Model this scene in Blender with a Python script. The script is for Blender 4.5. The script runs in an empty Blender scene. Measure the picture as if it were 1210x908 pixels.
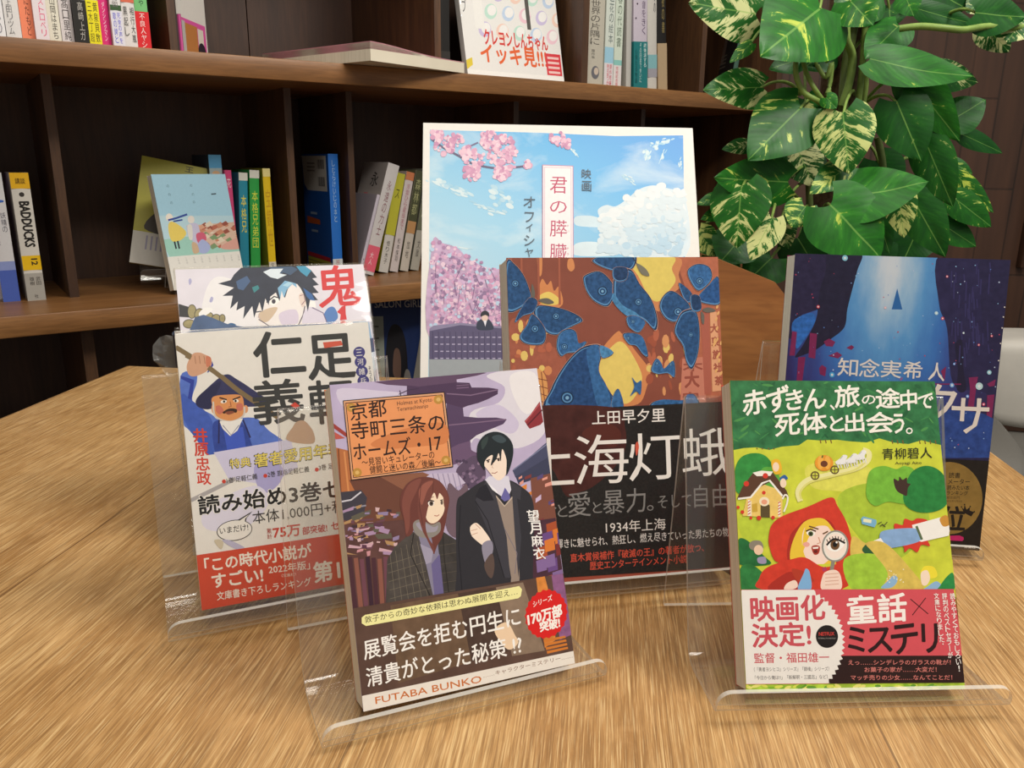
import bpy, math, random
from mathutils import Vector, Matrix, noise as mnoise

# ------------------------------------------------------------------ camera, world, lights
SC = bpy.context.scene
COL = SC.collection
rad = math.radians


def link(o):
    COL.objects.link(o)
    return o


SC.view_settings.view_transform = 'Standard'
SC.view_settings.look = 'None'
SC.view_settings.gamma = 1.0
SC.view_settings.use_curve_mapping = False
SC.view_settings.exposure = 0.0
SC.cycles.transparent_max_bounces = 40
SC.cycles.max_bounces = 8

cam_data = bpy.data.cameras.new('camera')
cam = link(bpy.data.objects.new('camera', cam_data))
cam_data.sensor_fit = 'HORIZONTAL'
cam_data.sensor_width = 36.0
cam_data.lens = 36.0 * 956.0 / 1210.0
cam_data.clip_start = 0.02
# right, up and backward axes of the camera; the table top is z = 0
cr = Vector((0.99986112, 0.00431641, 0.01609659))
cu = Vector((-0.01666529, 0.25897001, 0.96574158))
cb = Vector((0.0, -0.96587572, 0.25900598))
cam.matrix_world = Matrix(((cr.x, cu.x, cb.x, 0.0), (cr.y, cu.y, cb.y, 0.0), (cr.z, cu.z, cb.z, 0.24334), (0, 0, 0, 1)))
SC.camera = cam

world = bpy.data.worlds.new('room_air')
SC.world = world
world.use_nodes = True
world.node_tree.nodes['Background'].inputs[0].default_value = (1.0, 0.96, 0.91, 1)
world.node_tree.nodes['Background'].inputs[1].default_value = 0.33


def area_light(name, loc, target, size, power, color):
    d = bpy.data.lights.new(name, 'AREA')
    d.shape = 'RECTANGLE'
    d.size, d.size_y = size
    d.energy = power
    d.color = color
    o = link(bpy.data.objects.new(name, d))
    o.location = loc
    o.rotation_euler = (Vector(target) - Vector(loc)).to_track_quat('-Z', 'Y').to_euler()
    return o


area_light('ceiling_panel_light', (0.95, 0.45, 1.55), (0.0, 0.45, 0.0), (0.55, 0.45), 21, (1.0, 0.95, 0.87))
area_light('ceiling_panel_light', (0.48, -0.52, 1.70), (0.0, 0.5, 0.05), (1.5, 0.22), 15.5, (1.0, 0.95, 0.87))
area_light('ceiling_panel_light', (-0.15, 0.75, 1.75), (-0.3, 1.0, 0.3), (0.9, 0.4), 10, (1.0, 0.93, 0.82))

# ------------------------------------------------------------------ materials


def lin(c):
    return c / 12.92 if c <= 0.04045 else ((c + 0.055) / 1.055) ** 2.4


def rgb(h, k=1.0):
    h = h.lstrip('#')
    return tuple(min(1.0, lin(int(h[i:i + 2], 16) / 255.0) * k) for i in (0, 2, 4)) + (1.0,)


MATS = {}


class NT:
    """small node-tree helper"""

    def __init__(self, name):
        self.m = bpy.data.materials.new(name)
        self.m.use_nodes = True
        self.t = self.m.node_tree
        self.b = self.t.nodes['Principled BSDF']
        self.out = self.t.nodes['Material Output']

    def n(self, typ, **kw):
        x = self.t.nodes.new(typ)
        for k, v in kw.items():
            if k.startswith('_'):
                x.inputs[k[1:].replace('_', ' ')].default_value = v
            else:
                setattr(x, k, v)
        return x

    def l(self, a, b):
        self.t.links.new(a, b)

    def coords(self, kind='Object', scale=(1, 1, 1), rot=(0, 0, 0), loc=(0, 0, 0)):
        tc = self.n('ShaderNodeTexCoord')
        mp = self.n('ShaderNodeMapping')
        mp.inputs['Scale'].default_value = scale
        mp.inputs['Rotation'].default_value = rot
        mp.inputs['Location'].default_value = loc
        self.l(tc.outputs[kind], mp.inputs['Vector'])
        return mp.outputs['Vector']

    def noise(self, vec, scale, detail=4, rough=0.5, dist=0.0):
        x = self.n('ShaderNodeTexNoise')
        x.inputs['Scale'].default_value = scale
        x.inputs['Detail'].default_value = detail
        x.inputs['Roughness'].default_value = rough
        x.inputs['Distortion'].default_value = dist
        self.l(vec, x.inputs['Vector'])
        return x.outputs['Fac']

    def ramp(self, fac, stops):
        x = self.n('ShaderNodeValToRGB')
        while len(x.color_ramp.elements) < len(stops):
            x.color_ramp.elements.new(0.5)
        for e, (p, c) in zip(x.color_ramp.elements, stops):
            e.position = p
            e.color = c if not isinstance(c, str) else rgb(c)
        self.l(fac, x.inputs['Fac'])
        return x.outputs['Color']

    def mix(self, fac, a, b, mode='MIX'):
        x = self.n('ShaderNodeMix', data_type='RGBA', blend_type=mode)
        for sock, v in ((x.inputs[0], fac), (x.inputs[6], a), (x.inputs[7], b)):
            if hasattr(v, 'is_linked'):
                self.l(v, sock)
            elif isinstance(v, str):
                sock.default_value = rgb(v)
            else:
                sock.default_value = v
        return x.outputs[2]

    def math(self, op, a, b=None, c=None):
        x = self.n('ShaderNodeMath', operation=op)
        for i, v in enumerate((a, b, c)):
            if v is None:
                continue
            if hasattr(v, 'is_linked'):
                self.l(v, x.inputs[i])
            else:
                x.inputs[i].default_value = v
        return x.outputs[0]

    def bump(self, h, strength, dist=0.001):
        x = self.n('ShaderNodeBump')
        x.inputs['Strength'].default_value = strength
        x.inputs['Distance'].default_value = dist
        self.l(h, x.inputs['Height'])
        self.l(x.outputs['Normal'], self.b.inputs['Normal'])


def ink(hexc, rough=0.42, var=0.0, scale=250.0, spec=0.35):
    """printed colour; var mixes a painterly procedural variation into the print"""
    key = (hexc, rough, var, scale, spec)
    if key in MATS:
        return MATS[key]
    t = NT('ink_' + hexc.lstrip('#'))
    t.b.inputs['Roughness'].default_value = rough
    t.b.inputs['Specular IOR Level'].default_value = spec
    c = rgb(hexc)
    v = t.coords('Object')
    f = t.noise(v, scale, 3, 0.55)
    k = max(var, 0.02)
    lo = tuple(x * (1 - k) for x in c[:3]) + (1,)
    hi = tuple(min(1, x * (1 + k) + k * 0.02) for x in c[:3]) + (1,)
    t.l(t.ramp(f, [(0.3, lo), (0.7, hi)]), t.b.inputs['Base Color'])
    MATS[key] = t.m
    return t.m


def wood(name, dark, mid, light, axis='Y', scale=1.0, rough=0.45, plank=None, bump=0.15):
    if name in MATS:
        return MATS[name]
    t = NT(name)
    s = {'X': (1.6, 22, 22), 'Y': (22, 1.6, 22), 'Z': (22, 22, 1.6)}[axis]
    v = t.coords('Object', tuple(x * scale for x in s))
    n1 = t.noise(v, 1.6, 6, 0.62, 0.6)
    v2 = t.coords('Object', tuple(x * scale * 7 for x in s))
    n2 = t.noise(v2, 2.2, 3, 0.6, 0.2)
    c1 = t.ramp(n1, [(0.28, dark), (0.5, mid), (0.74, light)])
    c2 = t.mix(t.math('MULTIPLY', t.ramp(n2, [(0.36, (1, 1, 1, 1)), (0.56, (0, 0, 0, 1))]), 0.45), c1, dark)
    t.l(c2, t.b.inputs['Base Color'])
    t.b.inputs['Roughness'].default_value = rough
    t.bump(n2, bump, 0.0006)
    MATS[name] = t.m
    return t.m


# ------------------------------------------------------------------ mesh building


class MB:
    def __init__(self):
        self.v, self.f, self.m, self.mats, self.sm, self.uv = [], [], [], [], [], {}

    def mi(self, mat):
        if mat not in self.mats:
            self.mats.append(mat)
        return self.mats.index(mat)

    def face(self, pts, mat, smooth=False):
        i = len(self.v)
        self.v += [tuple(p) for p in pts]
        self.f.append(list(range(i, i + len(pts))))
        self.m.append(self.mi(mat))
        self.sm.append(smooth)

    def grid(self, rows, mat, smooth=True, closed_u=False, closed_v=False):
        """rows: list of equal-length point rows"""
        i = len(self.v)
        nr, nc = len(rows), len(rows[0])
        for r in rows:
            self.v += [tuple(p) for p in r]
        k = self.mi(mat)
        for a in range(nr if closed_v else nr - 1):
            for b in range(nc if closed_u else nc - 1):
                a2, b2 = (a + 1) % nr, (b + 1) % nc
                self.f.append([i + a * nc + b, i + a * nc + b2, i + a2 * nc + b2, i + a2 * nc + b])
                self.m.append(k)
                self.sm.append(smooth)
        return i

    def box(self, lo, hi, mat, bevel=0.0):
        x0, y0, z0 = lo
        x1, y1, z1 = hi
        b = bevel
        if b <= 0:
            c = [(x0, y0, z0), (x1, y0, z0), (x1, y1, z0), (x0, y1, z0), (x0, y0, z1), (x1, y0, z1), (x1, y1, z1), (x0, y1, z1)]
            i = len(self.v)
            self.v += c
            for q in ((0, 3, 2, 1), (4, 5, 6, 7), (0, 1, 5, 4), (1, 2, 6, 5), (2, 3, 7, 6), (3, 0, 4, 7)):
                self.f.append([i + j for j in q])
                self.m.append(self.mi(mat))
                self.sm.append(False)
            return
        # rounded box: vertical prism with rounded corners and chamfered top and bottom rings
        def ring(inset, z):
            pts = []
            r = b
            for cx, cy, a0 in ((x1 - r, y1 - r, 0), (x0 + r, y1 - r, 90), (x0 + r, y0 + r, 180), (x1 - r, y0 + r, 270)):
                for k in range(4):
                    a = rad(a0 + 30 * k)
                    pts.append((cx + (r - inset) * math.cos(a), cy + (r - inset) * math.sin(a), z))
            return pts
        e = b * 0.55
        rows = [ring(e, z0), ring(e * 0.3, z0 + e * 0.3), ring(0, z0 + e), ring(0, z1 - e), ring(e * 0.3, z1 - e * 0.3), ring(e, z1)]
        self.grid(rows, mat, True, closed_u=True)
        self.face(list(reversed(rows[0])), mat)
        self.face(rows[-1], mat)

    def tube(self, pts, r, mat, n=8, r1=None, caps=True):
        pts = [Vector(p) for p in pts]
        rows = []
        up = Vector((0.13, 0.31, 0.94))
        for i, p in enumerate(pts):
            d = (pts[min(i + 1, len(pts) - 1)] - pts[max(i - 1, 0)]).normalized()
            s = d.cross(up)
            if s.length < 1e-4:
                s = d.cross(Vector((1, 0, 0)))
            s.normalize()
            w = s.cross(d)
            q = r if r1 is None else r + (r1 - r) * i / max(1, len(pts) - 1)
            rows.append([p + (s * math.cos(2 * math.pi * k / n) + w * math.sin(2 * math.pi * k / n)) * q for k in range(n)])
        self.grid(rows, mat, True, closed_u=True)
        if caps:
            self.face(list(reversed(rows[0])), mat)
            self.face(rows[-1], mat)

    def build(self, name, parent=None, matrix=None):
        me = bpy.data.meshes.new(name)
        me.from_pydata(self.v, [], self.f)
        for m in self.mats:
            me.materials.append(m)
        me.polygons.foreach_set('material_index', self.m)
        me.polygons.foreach_set('use_smooth', self.sm)
        me.update()
        o = link(bpy.data.objects.new(name, me))
        if parent is not None:
            o.parent = parent
        if matrix is not None:
            o.matrix_world = matrix
        return o


def tag(o, label, cat, group=None):
    o['label'] = label
    o['category'] = cat
    if group:
        o['group'] = group
    return o


def thing(name, label, cat, matrix=None, group=None):
    o = link(bpy.data.objects.new(name, None))
    o.empty_display_size = 0.02
    if matrix is not None:
        o.matrix_world = matrix
    return tag(o, label, cat, group)


def structure(o):
    o['kind'] = 'structure'
    return o


def frame(origin, x, y, z):
    x, y, z = Vector(x), Vector(y), Vector(z)
    m = Matrix.Identity(4)
    for i in range(3):
        m[i][0], m[i][1], m[i][2], m[i][3] = x[i], y[i], z[i], origin[i]
    return m


def catmull(pts, n=4, closed=True):
    out = []
    L = len(pts)
    for i in range(L if closed else L - 1):
        if closed:
            p0, p1, p2, p3 = pts[i - 1], pts[i], pts[(i + 1) % L], pts[(i + 2) % L]
        else:
            p0, p1, p2, p3 = pts[max(i - 1, 0)], pts[i], pts[i + 1], pts[min(i + 2, L - 1)]
        for k in range(n):
            t = k / n
            out.append(tuple(0.5 * (2 * b + (c - a) * t + (2 * a - 5 * b + 4 * c - d) * t * t + (3 * b - a - 3 * c + d) * t ** 3)
                             for a, b, c, d in zip(p0, p1, p2, p3)))
    if not closed:
        out.append(tuple(pts[-1]))
    return out


# ------------------------------------------------------------------ lettering
TEXT_CACHE = {}


def text_mesh(s, bold):
    key = (s, bold)
    if key not in TEXT_CACHE:
        cu_ = bpy.data.curves.new('lettering', 'FONT')
        cu_.body = s
        cu_.resolution_u = 2
        cu_.offset = bold
        cu_.space_line = 0.92
        cu_.align_x = 'CENTER' if '\n' in s else 'LEFT'
        ob = link(bpy.data.objects.new('lettering', cu_))
        dg = bpy.context.evaluated_depsgraph_get()
        me = bpy.data.meshes.new_from_object(ob.evaluated_get(dg))
        vs = [tuple(v.co[:2]) for v in me.vertices]
        fs = [list(p.vertices) for p in me.polygons]
        bpy.data.objects.remove(ob)
        bpy.data.curves.remove(cu_)
        bpy.data.meshes.remove(me)
        xs = [v[0] for v in vs] or [0]
        ys = [v[1] for v in vs] or [0]
        x0, x1, y0, y1 = min(xs), max(xs), min(ys), max(ys)
        w, h = max(x1 - x0, 1e-6), max(y1 - y0, 1e-6)
        TEXT_CACHE[key] = ([((x - x0) / w, (y - y0) / h) for x, y in vs], fs)
    return TEXT_CACHE[key]


def solve8(src, dst):
    A = []
    for (x, y), (u, v) in zip(src, dst):
        A.append([x, y, 1, 0, 0, 0, -u * x, -u * y, u])
        A.append([0, 0, 0, x, y, 1, -v * x, -v * y, v])
    n = 8
    for i in range(n):
        p = max(range(i, n), key=lambda r: abs(A[r][i]))
        A[i], A[p] = A[p], A[i]
        for r in range(n):
            if r != i:
                k = A[r][i] / A[i][i]
                if k:
                    A[r] = [a - k * b for a, b in zip(A[r], A[i])]
    return [A[i][8] / A[i][i] for i in range(n)]


class Art:
    """printed artwork on a flat cover: drawing coordinates -> cover (x across, z up), stacked ink layers"""

    def __init__(self, quad, w, h, y0=0.0, mb=None, step=1e-6):
        self.H = solve8(quad, [(-w / 2, h), (w / 2, h), (w / 2, 0), (-w / 2, 0)])
        self.w, self.h, self.y = w, h, y0
        self.mb = mb or MB()
        self.k, self.step, self.cn = 1, step, 0
        self.view(0, 0, 1)
        a, b = quad[3], quad[0]
        d = math.hypot(b[0] - a[0], b[1] - a[1])
        self.up = ((b[0] - a[0]) / d, (b[1] - a[1]) / d)

    def view(self, ox, oy, sc):
        self.ox, self.oy, self.sc = ox, oy, sc
        return self

    def to(self, p):
        x, y = self.ox + p[0] / self.sc, self.oy + p[1] / self.sc
        a, b, c, d, e, f, g, h = self.H
        w = g * x + h * y + 1
        return ((a * x + b * y + c) / w, (d * x + e * y + f) / w)

    def cyc(self, n):
        """scattered specks share n ink layers instead of piling up; 0 ends it"""
        if self.cn:
            self.k = self.k0 + self.cn
        self.cn, self.k0, self.ci = n, self.k, 0

    def depth(self):
        if self.cn:
            self.ci += 1
            return -(self.y + (self.k0 + 1 + self.ci % self.cn) * self.step)
        self.k += 1
        return -(self.y + self.k * self.step)

    def clip(self, pts):
        for ax, lim, sg in ((0, -self.w / 2, 1), (0, self.w / 2, -1), (1, 0.0, 1), (1, self.h, -1)):
            out = []
            for i, p in enumerate(pts):
                q = pts[i - 1]
                pi, qi = (p[ax] - lim) * sg >= 0, (q[ax] - lim) * sg >= 0
                if pi != qi:
                    t = (lim - q[ax]) / (p[ax] - q[ax])
                    out.append(tuple(b + (a - b) * t for a, b in zip(p, q)))
                if pi:
                    out.append(p)
            pts = out
            if not pts:
                return pts
        return pts

    def raw(self, pts, mat, y=None):
        pts = self.clip(pts)
        if len(pts) < 3:
            return
        y = self.depth() if y is None else y
        ar = sum(a[0] * b[1] - b[0] * a[1] for a, b in zip(pts, pts[1:] + pts[:1]))
        if ar < 0:
            pts = pts[::-1]
        self.mb.face([(x, y, z) for x, z in pts], mat)

    @staticmethod
    def pts(s):
        return [tuple(float(q) for q in p.split(',')) for p in s.split()] if isinstance(s, str) else s

    def p(self, col, s, var=0.0, smooth=False, y=None, scale=250.0):
        q = self.pts(s)
        if smooth:
            q = catmull(q, 5)
        self.raw([self.to(a) for a in q], col if not isinstance(col, str) else ink(col, var=var, scale=scale), y)

    def s(self, col, s, var=0.0, scale=250.0):
        self.p(col, s, var, True, None, scale)

    def e(self, col, cx, cy, rx, ry=None, rot=0.0, n=20, y=None, var=0.0):
        ry = rx if ry is None else ry
        c, s_ = math.cos(rad(rot)), math.sin(rad(rot))
        self.p(col, [(cx + rx * math.cos(2 * math.pi * i / n) * c - ry * math.sin(2 * math.pi * i / n) * s_,
                      cy + rx * math.cos(2 * math.pi * i / n) * s_ + ry * math.sin(2 * math.pi * i / n) * c) for i in range(n)], var, y=y)

    def l(self, col, s, wd, smooth=False):
        q = self.pts(s)
        if smooth:
            q = catmull(q, 5, False)
        y = self.depth()
        L, R = [], []
        for i, p in enumerate(q):
            a, b = q[max(i - 1, 0)], q[min(i + 1, len(q) - 1)]
            dx, dy = b[0] - a[0], b[1] - a[1]
            d = math.hypot(dx, dy) or 1
            nx, ny = -dy / d * wd / 2, dx / d * wd / 2
            L.append((p[0] + nx, p[1] + ny))
            R.append((p[0] - nx, p[1] - ny))
        for i in range(len(q) - 1):
            self.p(col, [L[i], L[i + 1], R[i + 1], R[i]], y=y)

    def put(self, s, o, ex, ey, col, bold=0.0):
        vs, fs = text_mesh(s, 0.0)
        y = self.depth()
        m = ink(col) if isinstance(col, str) else col
        k = self.mb.mi(m)
        bold = max(0.0, bold)
        hh = math.hypot(*ey)
        # heavier weights: the same glyphs printed a hair apart
        d = bold * hh * 0.8
        lw, lh = math.hypot(*ex) or 1, hh or 1
        shifts = [(0, 0)] if d <= 0 else [(-d, 0), (d, 0), (0, -d), (0, d)] + ([(-d * .7, -d * .7), (d * .7, -d * .7), (-d * .7, d * .7), (d * .7, d * .7)] if bold > 0.02 else [])
        for sx, sy in shifts:
            i = len(self.mb.v)
            if (sx, sy) != shifts[0]:
                y = self.depth()
            for a, b in vs:
                a, b = a + sx / lw, b + sy / lh
                x, z = self.to((o[0] + ex[0] * a + ey[0] * b, o[1] + ex[1] * a + ey[1] * b))
                self.mb.v.append((x, y, z))
            for f in fs:
                self.mb.f.append([i + j for j in f])
                self.mb.m.append(k)
                self.mb.sm.append(False)

    def t(self, s, x0, y0, x1, y1, h, col, bold=0.0):
        """horizontal line: baseline from (x0,y0) to (x1,y1), height h in drawing units"""
        self.put(s, (x0, y0), (x1 - x0, y1 - y0), (self.up[0] * h, self.up[1] * h), col, bold)

    def tv(self, s, x0, y0, x1, y1, wd, col, bold=0.0, slant=0.0):
        """vertical column, one glyph under the other: top centre (x0,y0), bottom centre (x1,y1)"""
        n = len(s)
        for i, ch in enumerate(s):
            a, b = i / n, (i + 0.92) / n
            tx, ty = x0 + (x1 - x0) * a, y0 + (y1 - y0) * a
            bx, by = x0 + (x1 - x0) * b, y0 + (y1 - y0) * b
            w_ = wd * (0.55 if ch in 'っゃゅょィャュョッ' else 1.0)
            if ch == 'ー':
                self.p(col, [(tx - wd * .07, ty), (tx + wd * .07, ty), (bx + wd * .07, by), (bx - wd * .07, by)])
                continue
            if ch in '、。':
                self.e(col, tx + wd * .2, ty + (by - ty) * .25, wd * .14, n=8)
                continue
            if ch == '！':
                ch = '!'
                w_ *= 0.25
            self.put(ch, (bx - w_ / 2, by + slant), (w_, -2 * slant), (tx - bx, ty - by), col, bold)

# ------------------------------------------------------------------ room shell
FLOOR_Z = -0.72
t_ = NT('carpet')
v_ = t_.coords('Object')
t_.l(t_.ramp(t_.noise(v_, 90, 3), [(0.3, '#2b2a29'), (0.7, '#454341')]), t_.b.inputs['Base Color'])
t_.b.inputs['Roughness'].default_value = 0.95
CARPET = t_.m
mb = MB()
mb.box((-3.0, -2.2, FLOOR_Z - 0.05), (3.4, 3.4, FLOOR_Z), CARPET)
structure(mb.build('floor'))

PLASTER = ink('#5b5048', rough=0.8)

# the bookshelf's frame: x along the shelf, y into it, z up; it stands askew to the camera
SH_U = Vector((0.81912106, 0.57355476, 0.00869989))
SH_D = Vector((-0.57357644, 0.81915204, 0.0))
SH_Z = SH_U.cross(SH_D)
SH_O = Vector((-0.6485, 1.06, 0.0423))
SHELF = frame(SH_O, SH_U, SH_D, SH_Z)


def shp(u, d, z):
    return SHELF @ Vector((u, d, z))


mb = MB()
mb.box((-1.6, 0.40, -0.80), (2.2, 0.46, 1.6), PLASTER)
w_ = structure(mb.build('wall_back'))
w_.matrix_world = SHELF

# wooden plank wall on the right, behind the plant
t_ = NT('plank_wall_wood')
v_ = t_.coords('Object')
sep = t_.n('ShaderNodeSeparateXYZ')
t_.l(v_, sep.inputs[0])
swp = t_.n('ShaderNodeCombineXYZ')
t_.l(sep.outputs['Z'], swp.inputs[0])
t_.l(sep.outputs['X'], swp.inputs[1])
br = t_.n('ShaderNodeTexBrick')
t_.l(swp.outputs[0], br.inputs['Vector'])
br.inputs['Scale'].default_value = 1.0
br.inputs['Brick Width'].default_value = 0.42
br.inputs['Row Height'].default_value = 0.072
br.inputs['Mortar Size'].default_value = 0.0022
br.inputs['Color1'].default_value = rgb('#543626')
br.inputs['Color2'].default_value = rgb('#3e281c')
br.inputs['Mortar'].default_value = rgb('#181009')
n1 = t_.noise(t_.coords('Object', (30, 30, 2.5)), 1.5, 4)
t_.l(t_.mix(0.5, br.outputs['Color'], t_.ramp(n1, [(0.3, '#3a2519'), (0.7, '#5c3c28')])), t_.b.inputs['Base Color'])
t_.b.inputs['Roughness'].default_value = 0.6
inv = t_.math('SUBTRACT', 1.0, br.outputs['Fac'])
t_.bump(inv, 0.6, 0.004)
mb = MB()
mb.box((0.55, 2.05, FLOOR_Z), (3.0, 2.13, 1.6), t_.m)
structure(mb.build('wall_right'))
TRIM = wood('trim_wood', '#3c281c', '#55392a', '#6b4a36', 'Z', 1.0, 0.5)
for i, x in enumerate((1.262, 1.30)):
    mb = MB()
    mb.box((x, 2.026, 0.02), (x + 0.016, 2.05, 1.55), TRIM, 0.005)
    structure(mb.build('trim_%d' % (i + 1)))

# ------------------------------------------------------------------ table
t_ = NT('oak_table_laminate')
pv = t_.coords('Object')
sp = t_.n('ShaderNodeSeparateXYZ')
t_.l(pv, sp.inputs[0])
pl = t_.math('FLOOR', t_.math('DIVIDE', t_.math('ADD', sp.outputs['X'], 0.70), 0.235))
wn = t_.n('ShaderNodeTexWhiteNoise', noise_dimensions='1D')
t_.l(pl, wn.inputs['W'])
cb_ = t_.n('ShaderNodeCombineXYZ')
t_.l(t_.math('MULTIPLY', wn.outputs['Value'], 9.0), cb_.inputs[1])
va = t_.n('ShaderNodeVectorMath', operation='ADD')
t_.l(pv, va.inputs[0])
t_.l(cb_.outputs[0], va.inputs[1])


def tmap(sc):
    mp = t_.n('ShaderNodeMapping')
    mp.inputs['Scale'].default_value = sc
    t_.l(va.outputs[0], mp.inputs['Vector'])
    return mp.outputs['Vector']


n1 = t_.noise(tmap((9, 1.3, 1)), 1.6, 5, 0.6, 0.9)
n2 = t_.noise(tmap((560, 10.0, 1)), 1.4, 5, 0.7, 0.15)
n3 = t_.noise(tmap((60, 22.0, 1)), 1.2, 4, 0.6, 0.8)
n4 = t_.noise(tmap((26, 1.1, 1)), 1.5, 4, 0.55, 0.6)
c_ = t_.ramp(n1, [(0.26, '#a07544'), (0.5, '#b38955'), (0.75, '#c39c69')])
c_ = t_.mix(t_.math('MULTIPLY', t_.ramp(n2, [(0.40, (1, 1, 1, 1)), (0.51, (0, 0, 0, 1))]), 0.60), c_, '#7c5a34')
c_ = t_.mix(t_.math('MULTIPLY', t_.ramp(n2, [(0.54, (0, 0, 0, 1)), (0.66, (1, 1, 1, 1))]), 0.60), c_, '#dfc18c')
c_ = t_.mix(t_.math('MULTIPLY', t_.ramp(n3, [(0.50, (0, 0, 0, 1)), (0.70, (1, 1, 1, 1))]), 0.30), c_, '#d8ac74')
c_ = t_.mix(t_.math('MULTIPLY', t_.ramp(n4, [(0.30, (1, 1, 1, 1)), (0.42, (0, 0, 0, 1))]), 0.20), c_, '#8a643a')
n5 = t_.noise(tmap((1200, 30.0, 1)), 1.2, 2, 0.6)
c_ = t_.mix(t_.math('MULTIPLY', t_.ramp(n5, [(0.40, (1, 1, 1, 1)), (0.48, (0, 0, 0, 1))]), 0.38), c_, '#74512c')
c_ = t_.mix(t_.math('MULTIPLY', t_.ramp(n5, [(0.56, (0, 0, 0, 1)), (0.66, (1, 1, 1, 1))]), 0.38), c_, '#e4c896')
# thin dark joint between staves
fr = t_.math('FRACT', t_.math('DIVIDE', t_.math('ADD', t_.math('ADD', sp.outputs['X'], 0.70), t_.math('MULTIPLY', t_.math('SUBTRACT', n1, 0.5), 0.012)), 0.235))
jn = t_.math('LESS_THAN', fr, 0.006)
c_ = t_.mix(t_.math('MULTIPLY', jn, 0.65), c_, '#5a3a1f')
t_.l(c_, t_.b.inputs['Base Color'])
t_.b.inputs['Roughness'].default_value = 0.42
t_.b.inputs['Specular IOR Level'].default_value = 0.4
t_.bump(n2, 0.12, 0.0005)
OAK = t_.m
TBL_YAW = -6.0
tc_ = (math.cos(rad(TBL_YAW)), math.sin(rad(TBL_YAW)))
TW, TL_ = 0.935, 1.30
fl = Vector((-0.474, 0.9655, 0.0))                      # far left corner
ctr = fl + Vector((tc_[0], tc_[1], 0)) * (TW / 2) - Vector((-tc_[1], tc_[0], 0)) * (TL_ / 2)
TABLE = frame(ctr, (tc_[0], tc_[1], 0), (-tc_[1], tc_[0], 0), (0, 0, 1))
tb = thing('table', 'wooden table with pale oak grain top under the displayed books', 'table', TABLE @ Matrix.Translation((0, 0, FLOOR_Z)))
mb = MB()
hw, hl = TW / 2, TL_ / 2
mb.box((-hw, -hl, -0.028), (hw, hl, 0.0), OAK, 0.004)
top = mb.build('tabletop', tb, TABLE)
DARKM = ink('#2a2825', rough=0.4)
for sx in (-1, 1):
    for sy in (-1, 1):
        mb = MB()
        x, y = sx * (hw - 0.07), sy * (hl - 0.08)
        mb.box((x - 0.022, y - 0.022, FLOOR_Z), (x + 0.022, y + 0.022, -0.028), DARKM, 0.004)
        mb.build('leg', tb, TABLE)
mb = MB()
for sy in (-1, 1):
    mb = MB()
    mb.box((-hw + 0.09, sy * (hl - 0.09) - 0.012, -0.075), (hw - 0.09, sy * (hl - 0.09) + 0.012, -0.029), DARKM)
    mb.build('apron', tb, TABLE)

# ------------------------------------------------------------------ bookshelf
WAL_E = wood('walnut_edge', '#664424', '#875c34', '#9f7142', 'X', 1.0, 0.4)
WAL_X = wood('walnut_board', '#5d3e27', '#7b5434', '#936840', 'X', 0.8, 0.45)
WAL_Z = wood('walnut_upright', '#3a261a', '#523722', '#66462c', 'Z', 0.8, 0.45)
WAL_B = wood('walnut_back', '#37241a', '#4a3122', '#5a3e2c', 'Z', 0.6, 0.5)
bs = thing('bookshelf', 'dark walnut wall bookshelf with open compartments behind the table', 'bookshelf', SHELF @ Matrix.Translation((0.4, 0, FLOOR_Z - SH_O.z)))
S0, S1, DEP = -0.62, 1.50, 0.345
for z0, z1 in ((-0.0285, 0.0), (0.3165, 0.3465), (0.70, 0.73), (-0.275, -0.245), (-0.74, -0.71)):
    mb = MB()
    mb.box((S0, 0.0, z0), (S1, DEP, z1), WAL_E, 0.002)
    mb.build('shelf_board', bs, SHELF)
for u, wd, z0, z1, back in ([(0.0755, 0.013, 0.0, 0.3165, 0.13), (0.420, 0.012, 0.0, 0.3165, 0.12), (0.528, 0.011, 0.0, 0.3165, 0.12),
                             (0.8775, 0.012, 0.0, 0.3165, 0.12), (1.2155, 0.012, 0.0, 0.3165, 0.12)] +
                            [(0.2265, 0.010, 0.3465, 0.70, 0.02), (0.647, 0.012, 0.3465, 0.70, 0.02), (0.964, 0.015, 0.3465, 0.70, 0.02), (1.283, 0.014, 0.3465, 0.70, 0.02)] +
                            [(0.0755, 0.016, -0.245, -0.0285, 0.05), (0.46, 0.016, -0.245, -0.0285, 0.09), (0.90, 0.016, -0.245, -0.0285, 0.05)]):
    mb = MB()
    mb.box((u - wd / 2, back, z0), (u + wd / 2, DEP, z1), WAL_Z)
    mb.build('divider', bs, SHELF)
for u in (S0 - 0.02, S1):
    mb = MB()
    mb.box((u, 0.0, -0.74), (u + 0.02, DEP, 0.73), WAL_Z)
    mb.build('side_panel', bs, SHELF)
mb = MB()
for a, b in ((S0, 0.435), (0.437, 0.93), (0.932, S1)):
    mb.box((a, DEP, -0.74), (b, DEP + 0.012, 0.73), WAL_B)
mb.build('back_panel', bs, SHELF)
mb = MB()
mb.box((S0, 0.05, -0.765 + 0.003), (S1, DEP, -0.74), WAL_B)
mb.build('plinth', bs, SHELF)

# ------------------------------------------------------------------ books: paper, wrap, acrylic
t_ = NT('page_edges')
v_ = t_.coords('Object')
n_ = t_.noise(t_.coords('Object', (6, 2600, 6)), 1.0, 2)
n2_ = t_.noise(v_, 60, 2)
c_ = t_.ramp(n_, [(0.3, '#cfc4ab'), (0.55, '#e8dfca'), (0.75, '#f1e9d6')])
t_.l(c_, t_.b.inputs['Base Color'])
t_.b.inputs['Roughness'].default_value = 0.75
t_.bump(n_, 0.25, 0.0004)
PAGES = t_.m


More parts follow.
